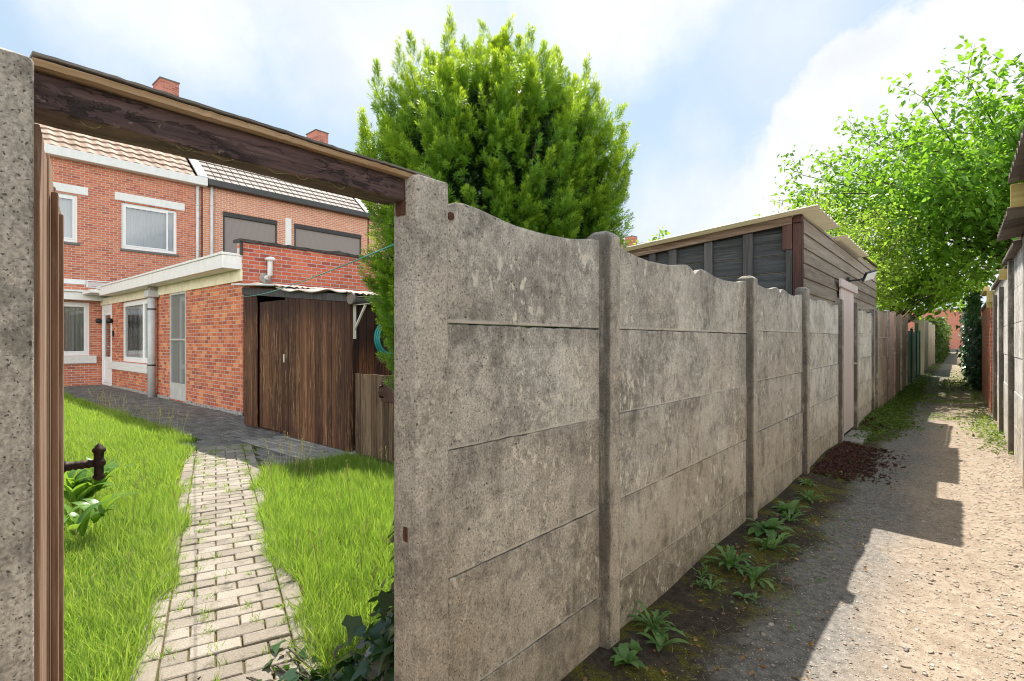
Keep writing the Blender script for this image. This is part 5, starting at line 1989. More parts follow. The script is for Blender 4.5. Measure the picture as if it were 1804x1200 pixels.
def yew_template(seed, n=34):
    """a short shoot: kite-shaped needles standing out round a stem; xy in needle units, z along the stem"""
    r_ = np.random.RandomState(seed)
    vs, fs, tip = [], [], []
    for j in range(n):
        t = (j + 0.5) / n
        ang = j * 2.399 + r_.normal() * 0.3
        th = R(80 - 48 * t ** 1.5 + r_.normal() * 9)
        d = np.array([math.cos(ang) * math.sin(th), math.sin(ang) * math.sin(th), math.cos(th)])
        side = np.array([-math.sin(ang), math.cos(ang), 0.0])
        L = (1 - 0.40 * t ** 3) * (0.8 + 0.35 * r_.rand())
        w = 0.075
        b0 = np.array([0, 0, 0.0])
        i = len(vs)
        for q, tt in ((b0, t), (d * L * 0.55 + side * w, t), (d * L, t), (d * L * 0.55 - side * w, t)):
            vs.append((q[0], q[1], q[2], tt))
        fs.append([i, i + 1, i + 2, i + 3])
        tip += [t] * 4
    i = len(vs)
    for x, y, t in ((0.05, 0, -0.2), (-0.05, 0.02, -0.2), (-0.04, 0, 1.0), (0.04, 0, 1.0)):
        vs.append((x, y, 0.0, t))
    fs.append([i, i + 1, i + 2, i + 3])
    tip += [0.3] * 4
    return np.array(vs), np.array(fs), np.array(tip)


def yew_place(tpl, d, loc, stem, needle, r_):
    """shoots at loc along d; needle length stays constant while the stem length varies"""
    tv, tf, tp = tpl
    n = len(loc)
    Rm = frames(d, r_.rand(n) * 6.283, r_)
    local = np.repeat(tv[None, :, :3], n, 0) * needle[:, None, None]
    local[:, :, 2] += tv[None, :, 3] * stem[:, None]
    V = np.einsum('nij,ntj->nti', Rm, local) + loc[:, None, :]
    F = tf[None] + (np.arange(n) * len(tv))[:, None, None]
    return V.reshape(-1, 3), F.reshape(-1, 4), np.tile(tp, n)


yew = thing('yew_tree', 'dense clipped yew with bright yellow green upright shoots behind the first fence panels', 'tree', (YC[0], YC[1], 0))
r_ = np.random.RandomState(21)
m = MB()
m.tube([(YC[0], YC[1], -0.05), (YC[0] + 0.02, YC[1], 0.6), (YC[0], YC[1] + 0.03, 1.6), (YC[0], YC[1], 2.6)], [0.10, 0.085, 0.06, 0.03], 10)
for k in range(40):
    a = r_.rand() * 6.28
    z0 = r_.uniform(0.5, 2.2)
    zz_ = min(z0 + r_.uniform(0.3, 0.6), 2.8)
    rr = yew_r(zz_) * 0.8
    p = YC + E1 * rr * math.cos(a) + E2 * rr * 0.84 * math.sin(a)
    m.tube([(YC[0], YC[1], z0), ((YC[0] + p[0]) / 2, (YC[1] + p[1]) / 2, z0 + 0.1), (p[0], p[1], zz_)], [0.022, 0.014, 0.006], 5)
m.build('trunk', 'bark', yew, smooth=True)
YT = [yew_template(s_) for s_ in (1, 2, 3, 4)]
ACC = {'V': [], 'F': [], 'R': [], 'T': [], 'n': 0}


def yew_add(d, loc, stem, needle, tipv, r_, rndv=None):
    tm = r_.randint(0, 4, len(loc))
    for k in range(4):
        q = tm == k
        if not q.any():
            continue
        V, F, tp = yew_place(YT[k], d[q], loc[q], stem[q], needle[q], r_)
        ACC['V'].append(V)
        ACC['F'].append(F + ACC['n'])
        ACC['n'] += len(V)
        nt = len(YT[k][0])
        ACC['R'].append(np.repeat(r_.rand(q.sum()) if rndv is None else rndv[q], nt))
        ACC['T'].append(np.clip(0.25 + tp * 0.9, 0, 1) * np.repeat(tipv[q], nt))


def yew_sprays(C, D, Ls, nper, wide, r_, young):
    """each spray is a leader with side shoots that get shorter towards the tip"""
    n = len(C)
    D = D / np.linalg.norm(D, axis=1, keepdims=True)
    Rm = frames(D, r_.rand(n) * 6.283, r_)
    for k in range(nper):
        u = ((k + 0.5) / nper + r_.normal(size=n) * 0.03).clip(0, 1)
        ang = k * 2.399 + r_.normal(size=n) * 0.35
        rad = wide * (1 - u) * (0.35 + 0.65 * r_.rand(n))
        lx, ly = np.cos(ang), np.sin(ang)
        side = Rm[:, :, 0] * lx[:, None] + Rm[:, :, 1] * ly[:, None]
        loc = C + D * (u * Ls)[:, None] + side * rad[:, None]
        d = D * (0.60 + 0.8 * u)[:, None] + side * (0.9 - 0.75 * u)[:, None] + r_.normal(size=(n, 3)) * 0.16
        d[:, 2] += 0.15
        stem = 0.028 + 0.045 * r_.rand(n)
        needle = 0.025 + 0.010 * r_.rand(n)
        yew_add(d, loc, stem, needle, np.clip(young * (0.25 + 0.85 * u), 0, 1), r_)


def yew_surface(N, seed, inset, zlo=0.45):
    r_ = np.random.RandomState(seed)
    zs = np.linspace(zlo, 3.0, 200)
    w = yew_r(zs) + 0.10
    z = np.interp((np.arange(N) + r_.rand(N)) / N, np.cumsum(w) / w.sum(), zs)
    a = np.arange(N) * 2.39996 + r_.normal(size=N) * 0.25
    lump = 1 + 0.05 * np.sin(3 * a + 1.1 * z) + 0.06 * np.sin(8 * a - 1.3 * z + 1) + 0.05 * np.sin(15 * a + 2.5 * z)
    ca, sa = np.cos(a), np.sin(a)
    rr = np.maximum(yew_r(z) * lump * (1 - 0.09 * np.maximum(ca, 0)) - inset - 0.06 * r_.rand(N), 0.02)
    out = E1[None] * ca[:, None] + E2[None] * sa[:, None]
    p = YC[None] + E1[None] * (rr * ca)[:, None] + E2[None] * (0.84 * rr * sa)[:, None]
    sl = np.clip((z - 2.2) / 0.7, 0, 1)
    D = np.concatenate([out * (0.62 - 0.40 * sl)[:, None], (0.72 + 0.5 * sl)[:, None]], 1) + r_.normal(size=(N, 3)) * 0.16
    loc = np.concatenate([p, z[:, None]], 1)
    k = loc[:, 0] < np.where(z > 1.85, -1.33, -1.45)
    return loc[k], D[k], z[k], r_


loc, D, z, r_ = yew_surface(1150, 31, 0.115)
yg = np.clip(0.38 + 0.62 * (z - 1.1) / 1.7, 0.25, 1) * (0.4 + 0.6 * r_.rand(len(z)))
yew_sprays(loc, D, 0.11 + 0.11 * r_.rand(len(z)), 13, 0.062, r_, yg)
# the leaders along the top make the spiky outline
TOPS = [(-0.76, 2.66), (-0.70, 2.75), (-0.54, 3.0), (-0.467, 3.06), (-0.41, 3.07), (-0.37, 3.0), (-0.265, 3.18), (-0.225, 3.05), (-0.12, 3.16), (-0.16, 3.06), (0.04, 3.09), (0.115, 3.14), (0.18, 3.18),
        (0.25, 3.02), (0.325, 3.05), (0.37, 3.02), (0.50, 2.98), (0.45, 2.93), (0.57, 2.83), (0.66, 2.66), (0.71, 2.60), (-0.62, 2.84)]
n = len(TOPS) * 3
r_ = np.random.RandomState(44)
C, D, Ls = [], [], []
for k in range(n):
    u, zt = TOPS[k % len(TOPS)]
    if k >= len(TOPS):
        u, zt = u * (0.75 + 0.3 * r_.rand()) + r_.normal() * 0.05, zt - 0.12 - 0.18 * r_.rand()
        if abs(u) > 0.70:
            u *= 0.9
    dep = r_.normal() * 0.10 if k < len(TOPS) else r_.uniform(-0.42, 0.42)
    zt -= 0.35 * dep * dep
    p = YC + E1 * u + E2 * dep
    L = r_.uniform(0.24, 0.36)
    C.append((p[0] - E1[0] * u * 0.06, p[1] - E1[1] * u * 0.06, zt - L - 0.03))
    t2 = E1 * u * 0.16 + E2 * dep * 0.15
    D.append((t2[0], t2[1], 1.0))
    Ls.append(L)
yew_sprays(np.array(C), np.array(D), np.array(Ls), 22, 0.055, r_, np.full(n, 0.95) * (0.6 + 0.4 * r_.rand(n)))
np_mesh('crown', np.concatenate(ACC['V']), np.concatenate(ACC['F']), 'yew', yew, {'rnd': np.concatenate(ACC['R']), 'tip': np.concatenate(ACC['T'])})
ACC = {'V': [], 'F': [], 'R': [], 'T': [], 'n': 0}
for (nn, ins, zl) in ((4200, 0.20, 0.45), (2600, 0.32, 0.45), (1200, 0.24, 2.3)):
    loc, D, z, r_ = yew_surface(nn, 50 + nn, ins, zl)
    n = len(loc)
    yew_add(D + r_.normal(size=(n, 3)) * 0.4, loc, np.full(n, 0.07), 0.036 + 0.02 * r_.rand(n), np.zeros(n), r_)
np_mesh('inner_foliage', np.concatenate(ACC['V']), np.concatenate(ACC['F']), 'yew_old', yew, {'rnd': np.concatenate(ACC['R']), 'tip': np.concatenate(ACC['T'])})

# --- broadleaved trees over the alley ---------------------------------------
r_ = np.random.RandomState(5)
cl_ = []
while len(cl_) < 230:
    p = r_.uniform([-5.2, 15.0, 3.4], [7.5, 25.0, 10.0])
    c = np.array([2.0, 19.5, 6.0])
    q_ = (p - c) / np.array([6.4, 5.2, 3.05])
    rr = np.linalg.norm(q_)
    if 0.2 < rr < 1.0 and not (p[2] < 5.0 and p[0] < -1.2):
        cl_.append(p)
branch_tree('walnut_tree', 'tall spreading broadleaved tree arching over the alley from behind the garage', (2.6, 19.5, 0), (2.1, 19.3, 5.6), cl_, 0.165, 66000, 'walnut', 0.85, trunk_r=0.15, seed=5)
cl_ = []
while len(cl_) < 64:
    p = r_.uniform([-4.2, 13.2, 1.7], [-0.8, 19, 5.2])
    q_ = (p - np.array([-2.6, 16.0, 3.5])) / np.array([1.9, 2.7, 2.2])
    if np.linalg.norm(q_) < 1.0:
        cl_.append(p)
branch_tree('privet_tree', 'bright pale green bushy tree directly behind the black outbuilding', (-2.7, 15.8, 0), (-2.7, 15.8, 2.6), cl_, 0.085, 20000, 'privet', 0.55, trunk_r=0.09, seed=6)
cl_ = []
while len(cl_) < 60:
    p = r_.uniform([-2.6, 17.0, 2.45], [0.75, 26, 4.6])
    if p[2] > 2.55 + 0.12 * abs(p[0] + 0.3):
        cl_.append(p)
branch_tree('hazel_tree', 'fresh green broad leaved tree whose low boughs form an arch across the alley', (-2.3, 21.5, 0), (-1.8, 21.5, 2.8), cl_, 0.14, 8500, 'hazel', 0.6, trunk_r=0.10, kind='oval', seed=7)
cl_ = [(-5.9 + a, 12.0 + b_, z) for a, b_, z in ((0, 0, 3.75), (0.25, 0.2, 4.05), (-0.35, -0.1, 3.9), (0.5, 0.3, 3.55), (-0.2, 0, 3.3), (0.3, 0.1, 3.2), (-0.45, -0.1, 3.2), (0.95, 0.3, 3.45))]
branch_tree('sapling', 'thin sapling with sparse leaves between the yew and the black outbuilding roof', (-5.9, 12, 0), (-5.9, 12, 3.2), cl_, 0.12, 330, 'hazel', 0.3, trunk_r=0.03, kind='oval', seed=8)

# hedge and ivy further down
hd_ = thing('hedge', 'clipped green hedge bulging into the alley near its far end', 'hedge', (-1.0, 55, 0))
r_ = np.random.RandomState(9)
N = 5000
u = r_.rand(N, 3)
P = np.stack([-1.75 + u[:, 0] * 0.95, 40.5 + u[:, 1] ** 1.6 * 34, 0.1 + u[:, 2] * 2.7], 1)
P[:, 0] += 0.10 * np.sin(P[:, 1] * 1.7) + 0.12 * (P[:, 2] - 1.2) * 0.5
leaves('foliage', 'hedge', P, 0.24, hd_, 'diamond', 0.1, r_, 0.2)
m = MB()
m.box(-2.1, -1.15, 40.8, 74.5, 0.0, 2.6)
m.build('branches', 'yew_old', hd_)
iv = thing('ivy', 'dark ivy column hanging over the fence on the right side of the alley', 'ivy', (0.4, 25, 0))
N = 6000
u = r_.rand(N, 3)
P = np.stack([0.44 - np.abs(r_.normal(size=N)) * 0.13, 19.0 + u[:, 1] * 13, 0.05 + u[:, 2] * 2.7], 1)
leaves('foliage', 'ivy', P, 0.13, iv, 'ivy', 0.2, r_, 0.0, outdir=np.array([[-1.5, -0.6, 0.2]]))
m = MB()
for k in range(12):
    y = 19.5 + k
    m.tube([(0.46, y, 0), (0.44, y + 0.1, 1.0), (0.45, y - 0.1, 2.5)], 0.02, 5)
m.build('stems', 'bark', iv)

# --- lawn -----------------------------------------------------------------
def blade_templates(k, n_seg=3):
    out = []
    for s_ in range(k):
        r_ = np.random.RandomState(100 + s_)
        bend = 0.15 + 0.75 * r_.rand()
        vs = []
        for i in range(n_seg + 1):
            t = i / n_seg
            ang = bend * t * 1.3
            y = math.sin(ang) * t * 0.75
            z = t * (1 - 0.32 * bend * t)
            w = 0.5 * (1 - t ** 1.6) if i < n_seg else 0
            if i < n_seg:
                vs += [(-w, y, z), (w, y, z)]
            else:
                vs += [(0, y, z)]
        fs = []
        for i in range(n_seg - 1):
            a = 2 * i
            fs += [[a, a + 1, a + 3], [a, a + 3, a + 2]]
        a = 2 * (n_seg - 1)
        fs += [[a, a + 1, a + 2]]
        vs = np.array(vs, float)
        out.append((vs, np.array(fs), vs[:, 2] / vs[:, 2].max()))
    return out


BT = blade_templates(6)


def grass_field(name, P, h, w, mat='grass', seed=3, lean=0.35, tipamt=0.6, z=0.0):
    r_ = np.random.RandomState(seed)
    N = len(P)
    up = np.concatenate([r_.normal(size=(N, 2)) * lean, np.ones((N, 1))], 1)
    Rm = frames(up, r_.rand(N) * 6.283, r_)
    tm = r_.randint(0, len(BT), N)
    Vs, Fs, Rn, Tp = [], [], [], []
    b0 = 0
    loc = np.concatenate([P, np.full((N, 1), z - 0.005)], 1)
    clump = vnoise(P, 5, 1.6) * 0.6 + vnoise(P, 6, 5.0) * 0.4
    dryp = np.clip(vnoise(P, 8, 2.4) - 0.45, 0, 1) * 1.6
    for k, (tv, tf, tt) in enumerate(BT):
        s_ = tm == k
        V, F = scatter(tv, tf, Rm[s_], np.stack([w[s_], h[s_], h[s_]], 1), loc[s_])
        Vs.append(V)
        Fs.append(F + b0)
        b0 += len(V)
        n_ = s_.sum()
        Rn.append(np.repeat(np.clip(0.5 * r_.rand(n_) + 0.85 * (clump[s_] - 0.25), 0, 1), len(tv)))
        dry = (r_.rand(n_) < 0.03 + 0.30 * dryp[s_]) * (0.6 + 0.4 * r_.rand(n_))
        Tp.append(np.tile(tt, n_) * np.repeat(tipamt * r_.rand(n_) ** 2 + dry, len(tv)).clip(0, 1))
    return np_mesh(name, np.concatenate(Vs), np.concatenate(Fs), mat, None, {'rnd': np.concatenate(Rn), 'tip': np.concatenate(Tp)})


def on_lawn(P, margin=0.0):
    s_, t_ = path_s(P[:, 0], P[:, 1])
    wob = 0.06 * (vnoise(P, 11, 5.0) - 0.5)
    wob2 = 0.20 * (vnoise(P, 13, 2.6) - 0.55)
    ok = ~((np.abs(t_) < PW - 0.045 + wob + wob2 + margin) & (s_ < 6.6))
    left = (t_ < 0)
    patio_l = 2.66 + wob
    ok &= np.where(left, P[:, 1] < patio_l, (P[:, 1] < 3.47) & (P[:, 0] > -5.62 + wob))
    ok &= ~((P[:, 1] > 2.42 + wob) & (P[:, 0] < -5.62) & (P[:, 0] > -8.0))
    ok &= (P[:, 0] < -1.33) & (P[:, 0] > -20.4)
    # bare earth under the ivy by the gate
    ok &= ~((P[:, 0] > -1.9) & (P[:, 1] > 0.8) & (P[:, 1] < 2.9) & (P[:, 0] > -1.62 - 0.35 * (P[:, 1] - 0.9)))
    return ok


parts_P, parts_h = [], []
r_ = np.random.RandomState(12)
for (n_, x0, x1, y0, y1, hmul) in ((130000, -5.6, -1.33, -0.6, 3.5, 1.0), (70000, -11.0, -5.6, -0.5, 3.0, 1.0), (42000, -20.4, -11.0, 0.2, 2.7, 1.0), (26000, -20.4, -1.33, -6.0, 0.2, 1.0)):
    P = np.stack([r_.uniform(x0, x1, n_), r_.uniform(y0, y1, n_)], 1)
    P = P[on_lawn(P)]
    cl = vnoise(P, 3, 2.2)
    h = (0.05 + 0.08 * r_.rand(len(P)) + 0.14 * cl ** 1.5 * r_.rand(len(P)) ** 1.5) * hmul
    parts_P.append(P)
    parts_h.append(h)
P = np.concatenate(parts_P)
h = np.concatenate(parts_h)
# longer fringe beside the path
s_, t_ = path_s(P[:, 0], P[:, 1])
fr = np.exp(-((np.abs(t_) - PW) / 0.12) ** 2) * (s_ < 6.6)
h *= 1 + 0.35 * fr
wd = np.where(P[:, 0] < -5.6, 0.0060, 0.0042) * (0.7 + 0.6 * r_.rand(len(P)))
wd = np.where(P[:, 0] < -11, 0.010, wd)
g_o = grass_field('grass', P, h, wd)
tag(g_o, 'uncut bright green grass on both sides of the paved path', 'grass', kind='stuff')

# small tufts in the paving joints
tp_, th_ = [], []
for k in range(230):
    s0 = r_.uniform(0.3, 6.5)
    t0 = r_.uniform(-PW, PW) if k % 3 else r_.choice([-PW + 0.105, PW - 0.105]) + r_.normal() * 0.01
    c = P0 + PD * s0 + PN * t0
    n_ = r_.randint(5, 26)
    tp_.append(np.array([[c.x, c.y]]) + r_.normal(size=(n_, 2)) * 0.018)
    th_.append(0.02 + 0.055 * r_.rand(n_))
for k in range(40):
    x0, y0 = r_.uniform(-15, -5.8), r_.uniform(2.7, 4.0)
    n_ = r_.randint(5, 20)
    tp_.append(np.array([[x0, y0]]) + r_.normal(size=(n_, 2)) * 0.03)
    th_.append(0.02 + 0.05 * r_.rand(n_))
tp_ = np.concatenate(tp_)
th_ = np.concatenate(th_)
o = grass_field('joint_grass', tp_, th_, np.full(len(tp_), 0.004), seed=8, lean=0.6, z=0.01)
tag(o, 'tiny grass tufts growing in the joints of the paving', 'grass', kind='stuff')

# seed heads standing above the lawn edge
sp_ = []
for k in range(170):
    if k < 80:
        x0 = r_.uniform(-13.5, -7.7)
        y0 = 2.60 - abs(r_.normal()) * 0.12
    elif k < 115:
        x0, y0 = r_.uniform(-6.2, -4.6), r_.uniform(2.2, 2.75)
    else:
        x0, y0 = r_.uniform(-5.5, -1.8), r_.uniform(0.5, 3.3)
    sp_.append((x0, y0))
sp_ = np.array(sp_)
sp_ = sp_[on_lawn(sp_)]
m = MB()
for (x0, y0) in sp_:
    H_ = r_.uniform(0.22, 0.48)
    a = r_.rand() * 6.28
    ln = r_.uniform(0.02, 0.12)
    pts = [(x0 + ln * t * t * math.cos(a), y0 + ln * t * t * math.sin(a), H_ * t) for t in (0, 0.5, 0.8, 1.0)]
    m.tube(pts, [0.0022, 0.0018, 0.0015, 0.001], 3, cap=False)
    for q_ in range(9):
        t = 0.72 + 0.28 * q_ / 9
        b0 = Vector((x0 + ln * t * t * math.cos(a), y0 + ln * t * t * math.sin(a), H_ * t))
        d = Vector((r_.normal(), r_.normal(), 1.6)).normalized() * 0.028
        s3 = Vector((r_.normal(), r_.normal(), 0)).normalized() * 0.004
        m.add([b0, b0 + d * 0.5 + s3, b0 + d, b0 + d * 0.5 - s3], [(0, 1, 2, 3)])
o = m.build('grass_seed_heads', 'seed')
tag(o, 'straw coloured grass seed heads rising over the lawn edge', 'grass', kind='stuff')


# --- single plants ----------------------------------------------------------
def blade_leaf(L, w, lobes=0, bend=0.8, n=9):
    """one leaf as a strip: returns verts, faces; lies along +y, arches up then over"""
    vs, fs = [], []
    for i in range(n + 1):
        t = i / n
        ang = bend * (t - 0.15)
        y = L * (t - 0.12 * bend * t * t)
        z = L * (0.55 * math.sin(min(t * 2.2, math.pi) * 0.8) * 0.55 - 0.28 * bend * t * t)
        wd_ = w * (math.sin(math.pi * min(1, t * 0.94 + 0.06)) ** 0.8) * (0.35 + 0.65 * t if lobes else 1.0)
        if lobes:
            wd_ *= 0.62 + 0.38 * (1 if i % 2 else -0.4)
        vs += [(-wd_, y, z + 0.18 * wd_), (0, y, z), (wd_, y, z + 0.18 * wd_)]
        if i:
            a = 3 * (i - 1)
            fs += [(a, a + 1, a + 4, a + 3), (a + 1, a + 2, a + 5, a + 4)]
    return vs, fs


def rosette(mb, rn, x, y, z, n, L, w, lobes, up0, up1, rr):
    for k in range(n):
        a = k * 2.4 + rr.normal() * 0.3
        l_ = L * (0.6 + 0.6 * rr.rand())
        vs, fs = blade_leaf(l_, w * (0.75 + 0.5 * rr.rand()), lobes, 0.5 + 0.9 * rr.rand())
        tilt = up0 + (up1 - up0) * rr.rand()
        ca, sa, ct, st_ = math.cos(a), math.sin(a), math.cos(tilt), math.sin(tilt)
        out = []
        for (px_, py, pz) in vs:
            y2, z2 = py * ct - pz * st_, py * st_ + pz * ct
            out.append((x + px_ * ca - y2 * sa, y + px_ * sa + y2 * ca, z + max(z2, -0.005)))
        mb.add(out, fs)
        rn += [rr.rand()] * len(vs)


def add_rnd(o, rn):
    a = o.data.attributes.new('rnd', 'FLOAT', 'POINT')
    a.data.foreach_set('value', np.array(rn, dtype=np.float32))
    for p in o.data.polygons:
        p.use_smooth = True


WEEDS = [
    (-1.07, 1.99, 6, 0.11, 0.030, 0, 'small broad leaved weed at the foot of the second concrete post'),
    (-1.10, 2.32, 10, 0.18, 0.028, 1, 'upright jagged dandelion by the fence just past the second concrete post'),
    (-1.02, 2.22, 4, 0.15, 0.022, 0, 'narrow leaved weed in front of the jagged dandelion'),
    (-1.13, 3.00, 5, 0.10, 0.018, 1, 'tiny weed tight against the fence base before the big rosettes'),
    (-1.04, 2.90, 5, 0.13, 0.02, 1, 'flat spreading weed nearest the path edge of the moss'),
    (-1.05, 3.24, 13, 0.22, 0.040, 1, 'large lush weed rosette in the middle of the row along the fence'),
    (-0.90, 3.22, 8, 0.19, 0.034, 1, 'sprawling weed on the path side of the lush rosette'),
    (-0.88, 2.95, 4, 0.09, 0.014, 0, 'wispy reddish stemmed weed in front of the sprawling one'),
    (-1.04, 3.98, 9, 0.24, 0.050, 0, 'tall wide leaved dock at the foot of the third concrete post'),
    (-0.93, 3.72, 11, 0.20, 0.036, 1, 'bushy toothed weed between the dock and the moss'),
    (-1.03, 4.62, 9, 0.19, 0.038, 0, 'leafy weed just past the third concrete post'),
    (-0.98, 4.38, 7, 0.17, 0.034, 1, 'low weed leaning onto the gravel beside the leafy one'),
    (-0.98, 5.10, 11, 0.20, 0.026, 1, 'spreading weed with thin leaves on the gravel near the bark mulch'),
    (-1.10, 5.55, 6, 0.13, 0.020, 0, 'small weed by the fence before the fourth concrete post'),
]
for k, (x, y, n_, L, w, lob, lab) in enumerate(WEEDS):
    rr = np.random.RandomState(300 + k)
    z = float(hz(np.array(x), np.array(y)))
    t = thing('weed_plant', lab, 'weed', (x, y, z), 'weeds along the foot of the fence')
    m = MB()
    rn = []
    rosette(m, rn, x, y, z, int(n_ * 1.6) + 2, L * 0.9, w * 0.66, lob, -0.02, 0.55, rr)
    rosette(m, rn, x + 0.03 * rr.normal(), y + 0.05 * rr.normal(), z, n_ // 2 + 2, L * 0.6, w * 0.6, lob, 0.5, 1.2, rr)
    o = m.build('leaves', 'weed', t)
    add_rnd(o, rn)

# leafy perennial in the grass by the gate
for (x, y, lab, nn, L) in ((-5.35, 0.93, 'broad leaved perennial clump in the lawn behind the gate handle', 46, 0.34), (-4.55, 0.80, 'smaller leafy clump in the lawn nearer the open gate', 26, 0.26)):
    t = thing('perennial_plant', lab, 'plant', (x, y, 0))
    m = MB()
    rn = []
    rr = np.random.RandomState(int(-x * 100))
    for q_ in range(7):
        a = q_ * 2.4
        rosette(m, rn, x + 0.12 * math.cos(a) * (q_ > 0), y + 0.12 * math.sin(a) * (q_ > 0), 0.06 + 0.05 * (q_ % 4), nn // 7, L, 0.038, 0, 0.35, 1.15, rr)
    o = m.build('leaves', 'lily', t)
    add_rnd(o, rn)

# ivy at the foot of the gate post
ip = thing('ivy', 'dark glossy ivy spilling from the foot of the gate post onto the path', 'ivy', (-1.7, 1.3, 0))
rr = np.random.RandomState(17)
pts = []
for k in range(520):       # mound against the back of the post
    a = rr.rand()
    x = -1.36 - abs(rr.normal()) * 0.26
    y = 0.99 + abs(rr.normal()) * 0.32
    zmax = 0.62 * math.exp(-((x + 1.36) / 0.34) ** 2)
    pts.append((x, y, 0.03 + zmax * rr.rand() ** 0.7))
for k in range(150):       # climbing up behind the post
    pts.append((-1.33 - 0.05 * rr.rand(), 1.0 + 0.4 * rr.rand(), 0.2 + 0.75 * rr.rand()))
for k in range(110):       # runner across the edge of the path
    t = rr.rand()
    x = -1.45 - 0.62 * t
    y = 1.10 - 0.16 * t + rr.normal() * 0.06
    pts.append((x, y, 0.03 + 0.05 * rr.rand()))
leaves('leaves', 'ivy', np.array(pts), 0.066, ip, 'ivy', 0.25, rr, 0.3, outdir=np.array([[-0.7, -0.5, 0.6]]))
m = MB()
for k in range(16):
    x0, y0 = -1.4 - 0.1 * rr.rand(), 1.0 + 0.2 * rr.rand()
    x1, y1 = x0 - 0.3 - 0.6 * rr.rand(), y0 + rr.normal() * 0.12
    m.tube([(x0, y0, 0.25 * rr.rand()), ((x0 + x1) / 2, (y0 + y1) / 2, 0.06), (x1, y1, 0.03)], 0.004, 5)
m.build('stems', 'bark', ip)
# leaf litter beneath it
N = 500
P = np.stack([-1.35 - np.abs(rr.normal(size=N)) * 0.35, 0.98 + rr.normal(size=N) * 0.14, np.full(N, 0.006)], 1)
o = leaves('leaf_litter', 'litter', P, 0.04, None, 'diamond', 0.05, rr, 1.4)
tag(o, 'brown dry leaf litter under the ivy by the gateway', 'leaf litter', kind='stuff')
# stone in the ivy
import bmesh
bm = bmesh.new()
bmesh.ops.create_icosphere(bm, subdivisions=3, radius=0.10)
for v in bm.verts:
    p = v.co
    v.co = Vector((p.x * 1.1, p.y * 0.9, p.z * 0.85)) * (1 + 0.10 * math.sin(p.x * 31 + 1) * math.sin(p.y * 27) + 0.06 * math.sin(p.z * 45 + p.x * 20))
me = bpy.data.meshes.new('stone')
bm.to_mesh(me)
bm.free()
for p in me.polygons:
    p.use_smooth = True
me.materials.append(MAT['stone'])
st_o = link(bpy.data.objects.new('stone', me))
st_o.location = (-1.60, 1.18, 0.19)
tag(st_o, 'rounded grey stone half buried in the ivy beside the gate post', 'stone')

# --- gravel, bark and low growth in the alley ---------------------------------
r_ = np.random.RandomState(77)
oc = np.array([[1, 0, 0], [0, 1, 0], [-1, 0, 0], [0, -1, 0], [0, 0, 0.8], [0, 0, -0.6], [0.75, 0.7, 0.15], [-0.7, 0.75, 0.1]], float)
of = np.array([[0, 6, 4], [6, 1, 4], [1, 7, 4], [7, 2, 4], [2, 3, 4], [3, 0, 4], [6, 0, 5], [1, 6, 5], [7, 1, 5], [2, 7, 5], [3, 2, 5], [0, 3, 5]])
N = 24000
y = 1.1 + 11.5 * r_.rand(N) ** 1.7
x = -1.1 + 1.62 * r_.rand(N) ** 0.62
keep = (r_.rand(N) < np.where(x < -0.75, 0.30, 1.0))
x, y = x[keep], y[keep]
N = len(x)
sz = 0.0022 + 0.0042 * r_.rand(N) ** 3
big = (r_.rand(N) < 0.05)
sz = np.where(big, sz * 2.1, sz) * np.where(x > 0.1, 1.25, 1.0)
loc = np.stack([x, y, hz(x, y) + sz * 0.15], 1)
up_ = np.stack([r_.normal(size=N) * 0.3, r_.normal(size=N) * 0.3, np.ones(N)], 1)
sc3 = np.stack([sz * (0.8 + 0.7 * r_.rand(N)), sz * (0.7 + 0.4 * r_.rand(N)), sz * (0.35 + 0.35 * r_.rand(N))], 1)
V, F = scatter(oc, of, frames(up_, r_.rand(N) * 6.28, r_), sc3, loc)
n2_ = 1500
y2 = 1.2 + 9 * r_.rand(n2_) ** 1.4
x2 = 0.50 - 0.75 * r_.rand(n2_) ** 1.8
s2 = 0.006 + 0.011 * r_.rand(n2_) ** 2
loc2 = np.stack([x2, y2, hz(x2, y2) + 0.002], 1)
up2 = np.stack([r_.normal(size=n2_) * 0.22, r_.normal(size=n2_) * 0.22, np.ones(n2_)], 1)
V2, F2 = scatter(oc, of, frames(up2, r_.rand(n2_) * 6.28, r_), np.stack([s2 * 1.3, s2 * (0.5 + 0.4 * r_.rand(n2_)), s2 * 0.28], 1), loc2)
F = np.concatenate([F, F2 + len(V)])
V = np.concatenate([V, V2])
o = np_mesh('gravel', V, F, 'pebble')
tag(o, 'pale gravel and shell chips strewn over the alley', 'gravel', kind='stuff')

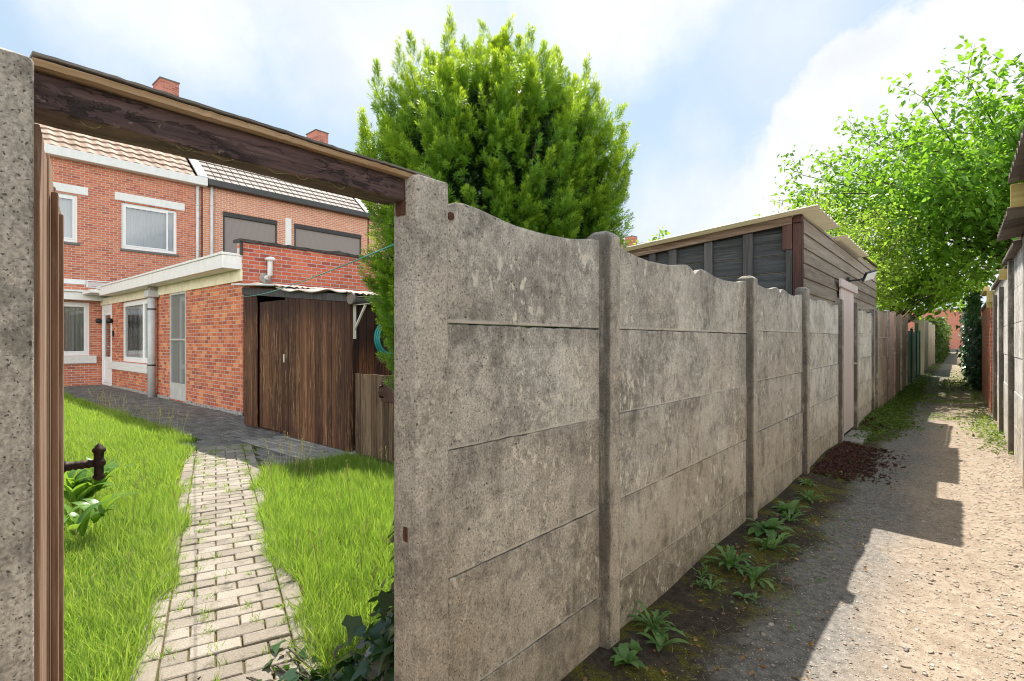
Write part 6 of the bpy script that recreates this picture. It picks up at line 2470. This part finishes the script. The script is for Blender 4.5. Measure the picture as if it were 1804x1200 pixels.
bxv = np.array([[-1, -.3, -.15], [1, -.4, -.15], [1, .3, -.15], [-1, .4, -.15], [-0.9, -.25, .15], [0.9, -.3, .15], [0.95, .25, .15], [-1, .3, .15]])
bxf = np.array([[0, 3, 2, 1], [4, 5, 6, 7], [0, 1, 5, 4], [1, 2, 6, 5], [2, 3, 7, 6], [3, 0, 4, 7]])
for (N, yc, ys_, wx, lab, ymin, ymax) in ((3000, 7.15, 0.85, 0.25, 'heap of dark red bark mulch before the pale pink door', 6.1, 8.2), (2200, 11.2, 1.0, 0.22, 'dark red bark mulch strip past the pale pink door', 9.6, 13.2)):
    y = yc + r_.normal(size=N) * ys_
    x = -1.165 + np.abs(r_.normal(size=N)) * wx
    k = (y > ymin) & (y < ymax) & (x < -0.45)
    x, y = x[k], y[k]
    N = len(x)
    sz = 0.008 + 0.018 * r_.rand(N) ** 1.5
    loc = np.stack([x, y, hz(x, y) + 0.004 + 0.012 * r_.rand(N)], 1)
    V, F = scatter(bxv, bxf, frames(np.stack([r_.normal(size=N) * 0.5, r_.normal(size=N) * 0.5, np.ones(N)], 1), r_.rand(N) * 6.28, r_), sz, loc)
    o = np_mesh('bark_mulch', V, F, 'chip')
    tag(o, lab, 'bark mulch', kind='stuff')

# low green growth further along
P = []
for (n_, x0, sx, y0, sy) in ((1500, -0.95, 0.16, 11.5, 1.1), (2600, -1.0, 0.17, 14.5, 2.0), (420, 0.30, 0.2, 12.2, 1.6), (260, 0.38, 0.08, 9.8, 0.8), (1500, 0.0, 0.35, 22, 1.6), (2000, -1.0, 0.14, 19, 4), (900, 0.2, 0.3, 28, 3), (1000, -1.0, 0.15, 35, 4),
                             (260, -1.0, 0.1, 8.9, 0.35), (700, -0.8, 0.14, 10.3, 0.5)):
    P.append(np.stack([x0 + r_.normal(size=n_) * sx, y0 + r_.normal(size=n_) * sy], 1))
P = np.concatenate(P)
P = P[(P[:, 0] > -1.16) & (P[:, 0] < 0.5) & (P[:, 1] > 8.4)]
cl = vnoise(P, 21, 3.0)
P = P[r_.rand(len(P)) < cl * 1.3]
o = leaves('ground_cover', 'cover', np.concatenate([P, (hz(P[:, 0], P[:, 1]) + 0.012 + 0.05 * r_.rand(len(P)))[:, None]], 1), 0.052, None, 'diamond', 0.1, r_, 0.9)
tag(o, 'low green weeds spreading over the far part of the alley', 'weeds', kind='stuff')
n_ = 9000
y = 9.0 + 14 * r_.rand(n_)
x = -1.15 + 1.6 * r_.rand(n_)
P = np.stack([x, y], 1)
k = vnoise(P, 22, 1.4) + 0.25 * (np.abs(x + 0.3) > 0.5) > 0.80
P = P[k]
o = grass_field('alley_grass', P, 0.03 + 0.07 * r_.rand(len(P)), np.full(len(P), 0.008), seed=14, lean=0.6, z=0.02)
tag(o, 'thin grass creeping over the far part of the alley', 'grass', kind='stuff')
N = 2600
x = -1.155 + np.abs(r_.normal(size=N)) * 0.10
y = 1.7 + 7.5 * r_.rand(N)
P = np.stack([x, y], 1)
k = (vnoise(P, 31, 2.6) > 0.58) & (x < -0.75) & ~((y > 6.2) & (y < 8.1) & (r_.rand(N) < 0.8))
P = P[k]
o = grass_field('verge_grass', P, 0.015 + 0.05 * r_.rand(len(P)) ** 2, np.full(len(P), 0.0035), 'cover', 16, 0.7, 0.3, 0.03)
tag(o, 'sparse small grass at the foot of the concrete fence', 'grass', kind='stuff')
N = 900
x = -1.13 + 0.55 * r_.rand(N)
y = 1.7 + 4.8 * r_.rand(N)
P = np.stack([x, y], 1)
P = P[vnoise(P, 33, 2.2) > 0.55]
o = leaves('seedlings', 'weed', np.concatenate([P, (hz(P[:, 0], P[:, 1]) + 0.006)[:, None]], 1), 0.018, None, 'oval', 0.1, r_, 1.0)
tag(o, 'tiny seedlings and clover dotted over the mossy strip', 'seedlings', kind='stuff')
N = 420
x = -1.12 + 0.75 * r_.rand(N) ** 1.4
y = 1.6 + 6.0 * r_.rand(N)
o = leaves('dead_leaves', 'litter', np.stack([x, y, hz(x, y) + 0.005], 1), 0.026, None, 'diamond', 0.05, r_, 1.4)
tag(o, 'scattered brown dead leaf bits along the foot of the fence', 'leaf litter', kind='stuff')
# dry bits on the moss
N = 260
x = -1.12 + 0.5 * r_.rand(N)
y = 1.6 + 3.5 * r_.rand(N)
P = np.stack([x, y], 1)
o = grass_field('dry_straw', P, 0.02 + 0.05 * r_.rand(N), np.full(N, 0.0022), 'seed', 15, 2.2, 0.5, 0.03)
tag(o, 'dry straw bits lying on the mossy strip by the fence', 'straw', kind='stuff')
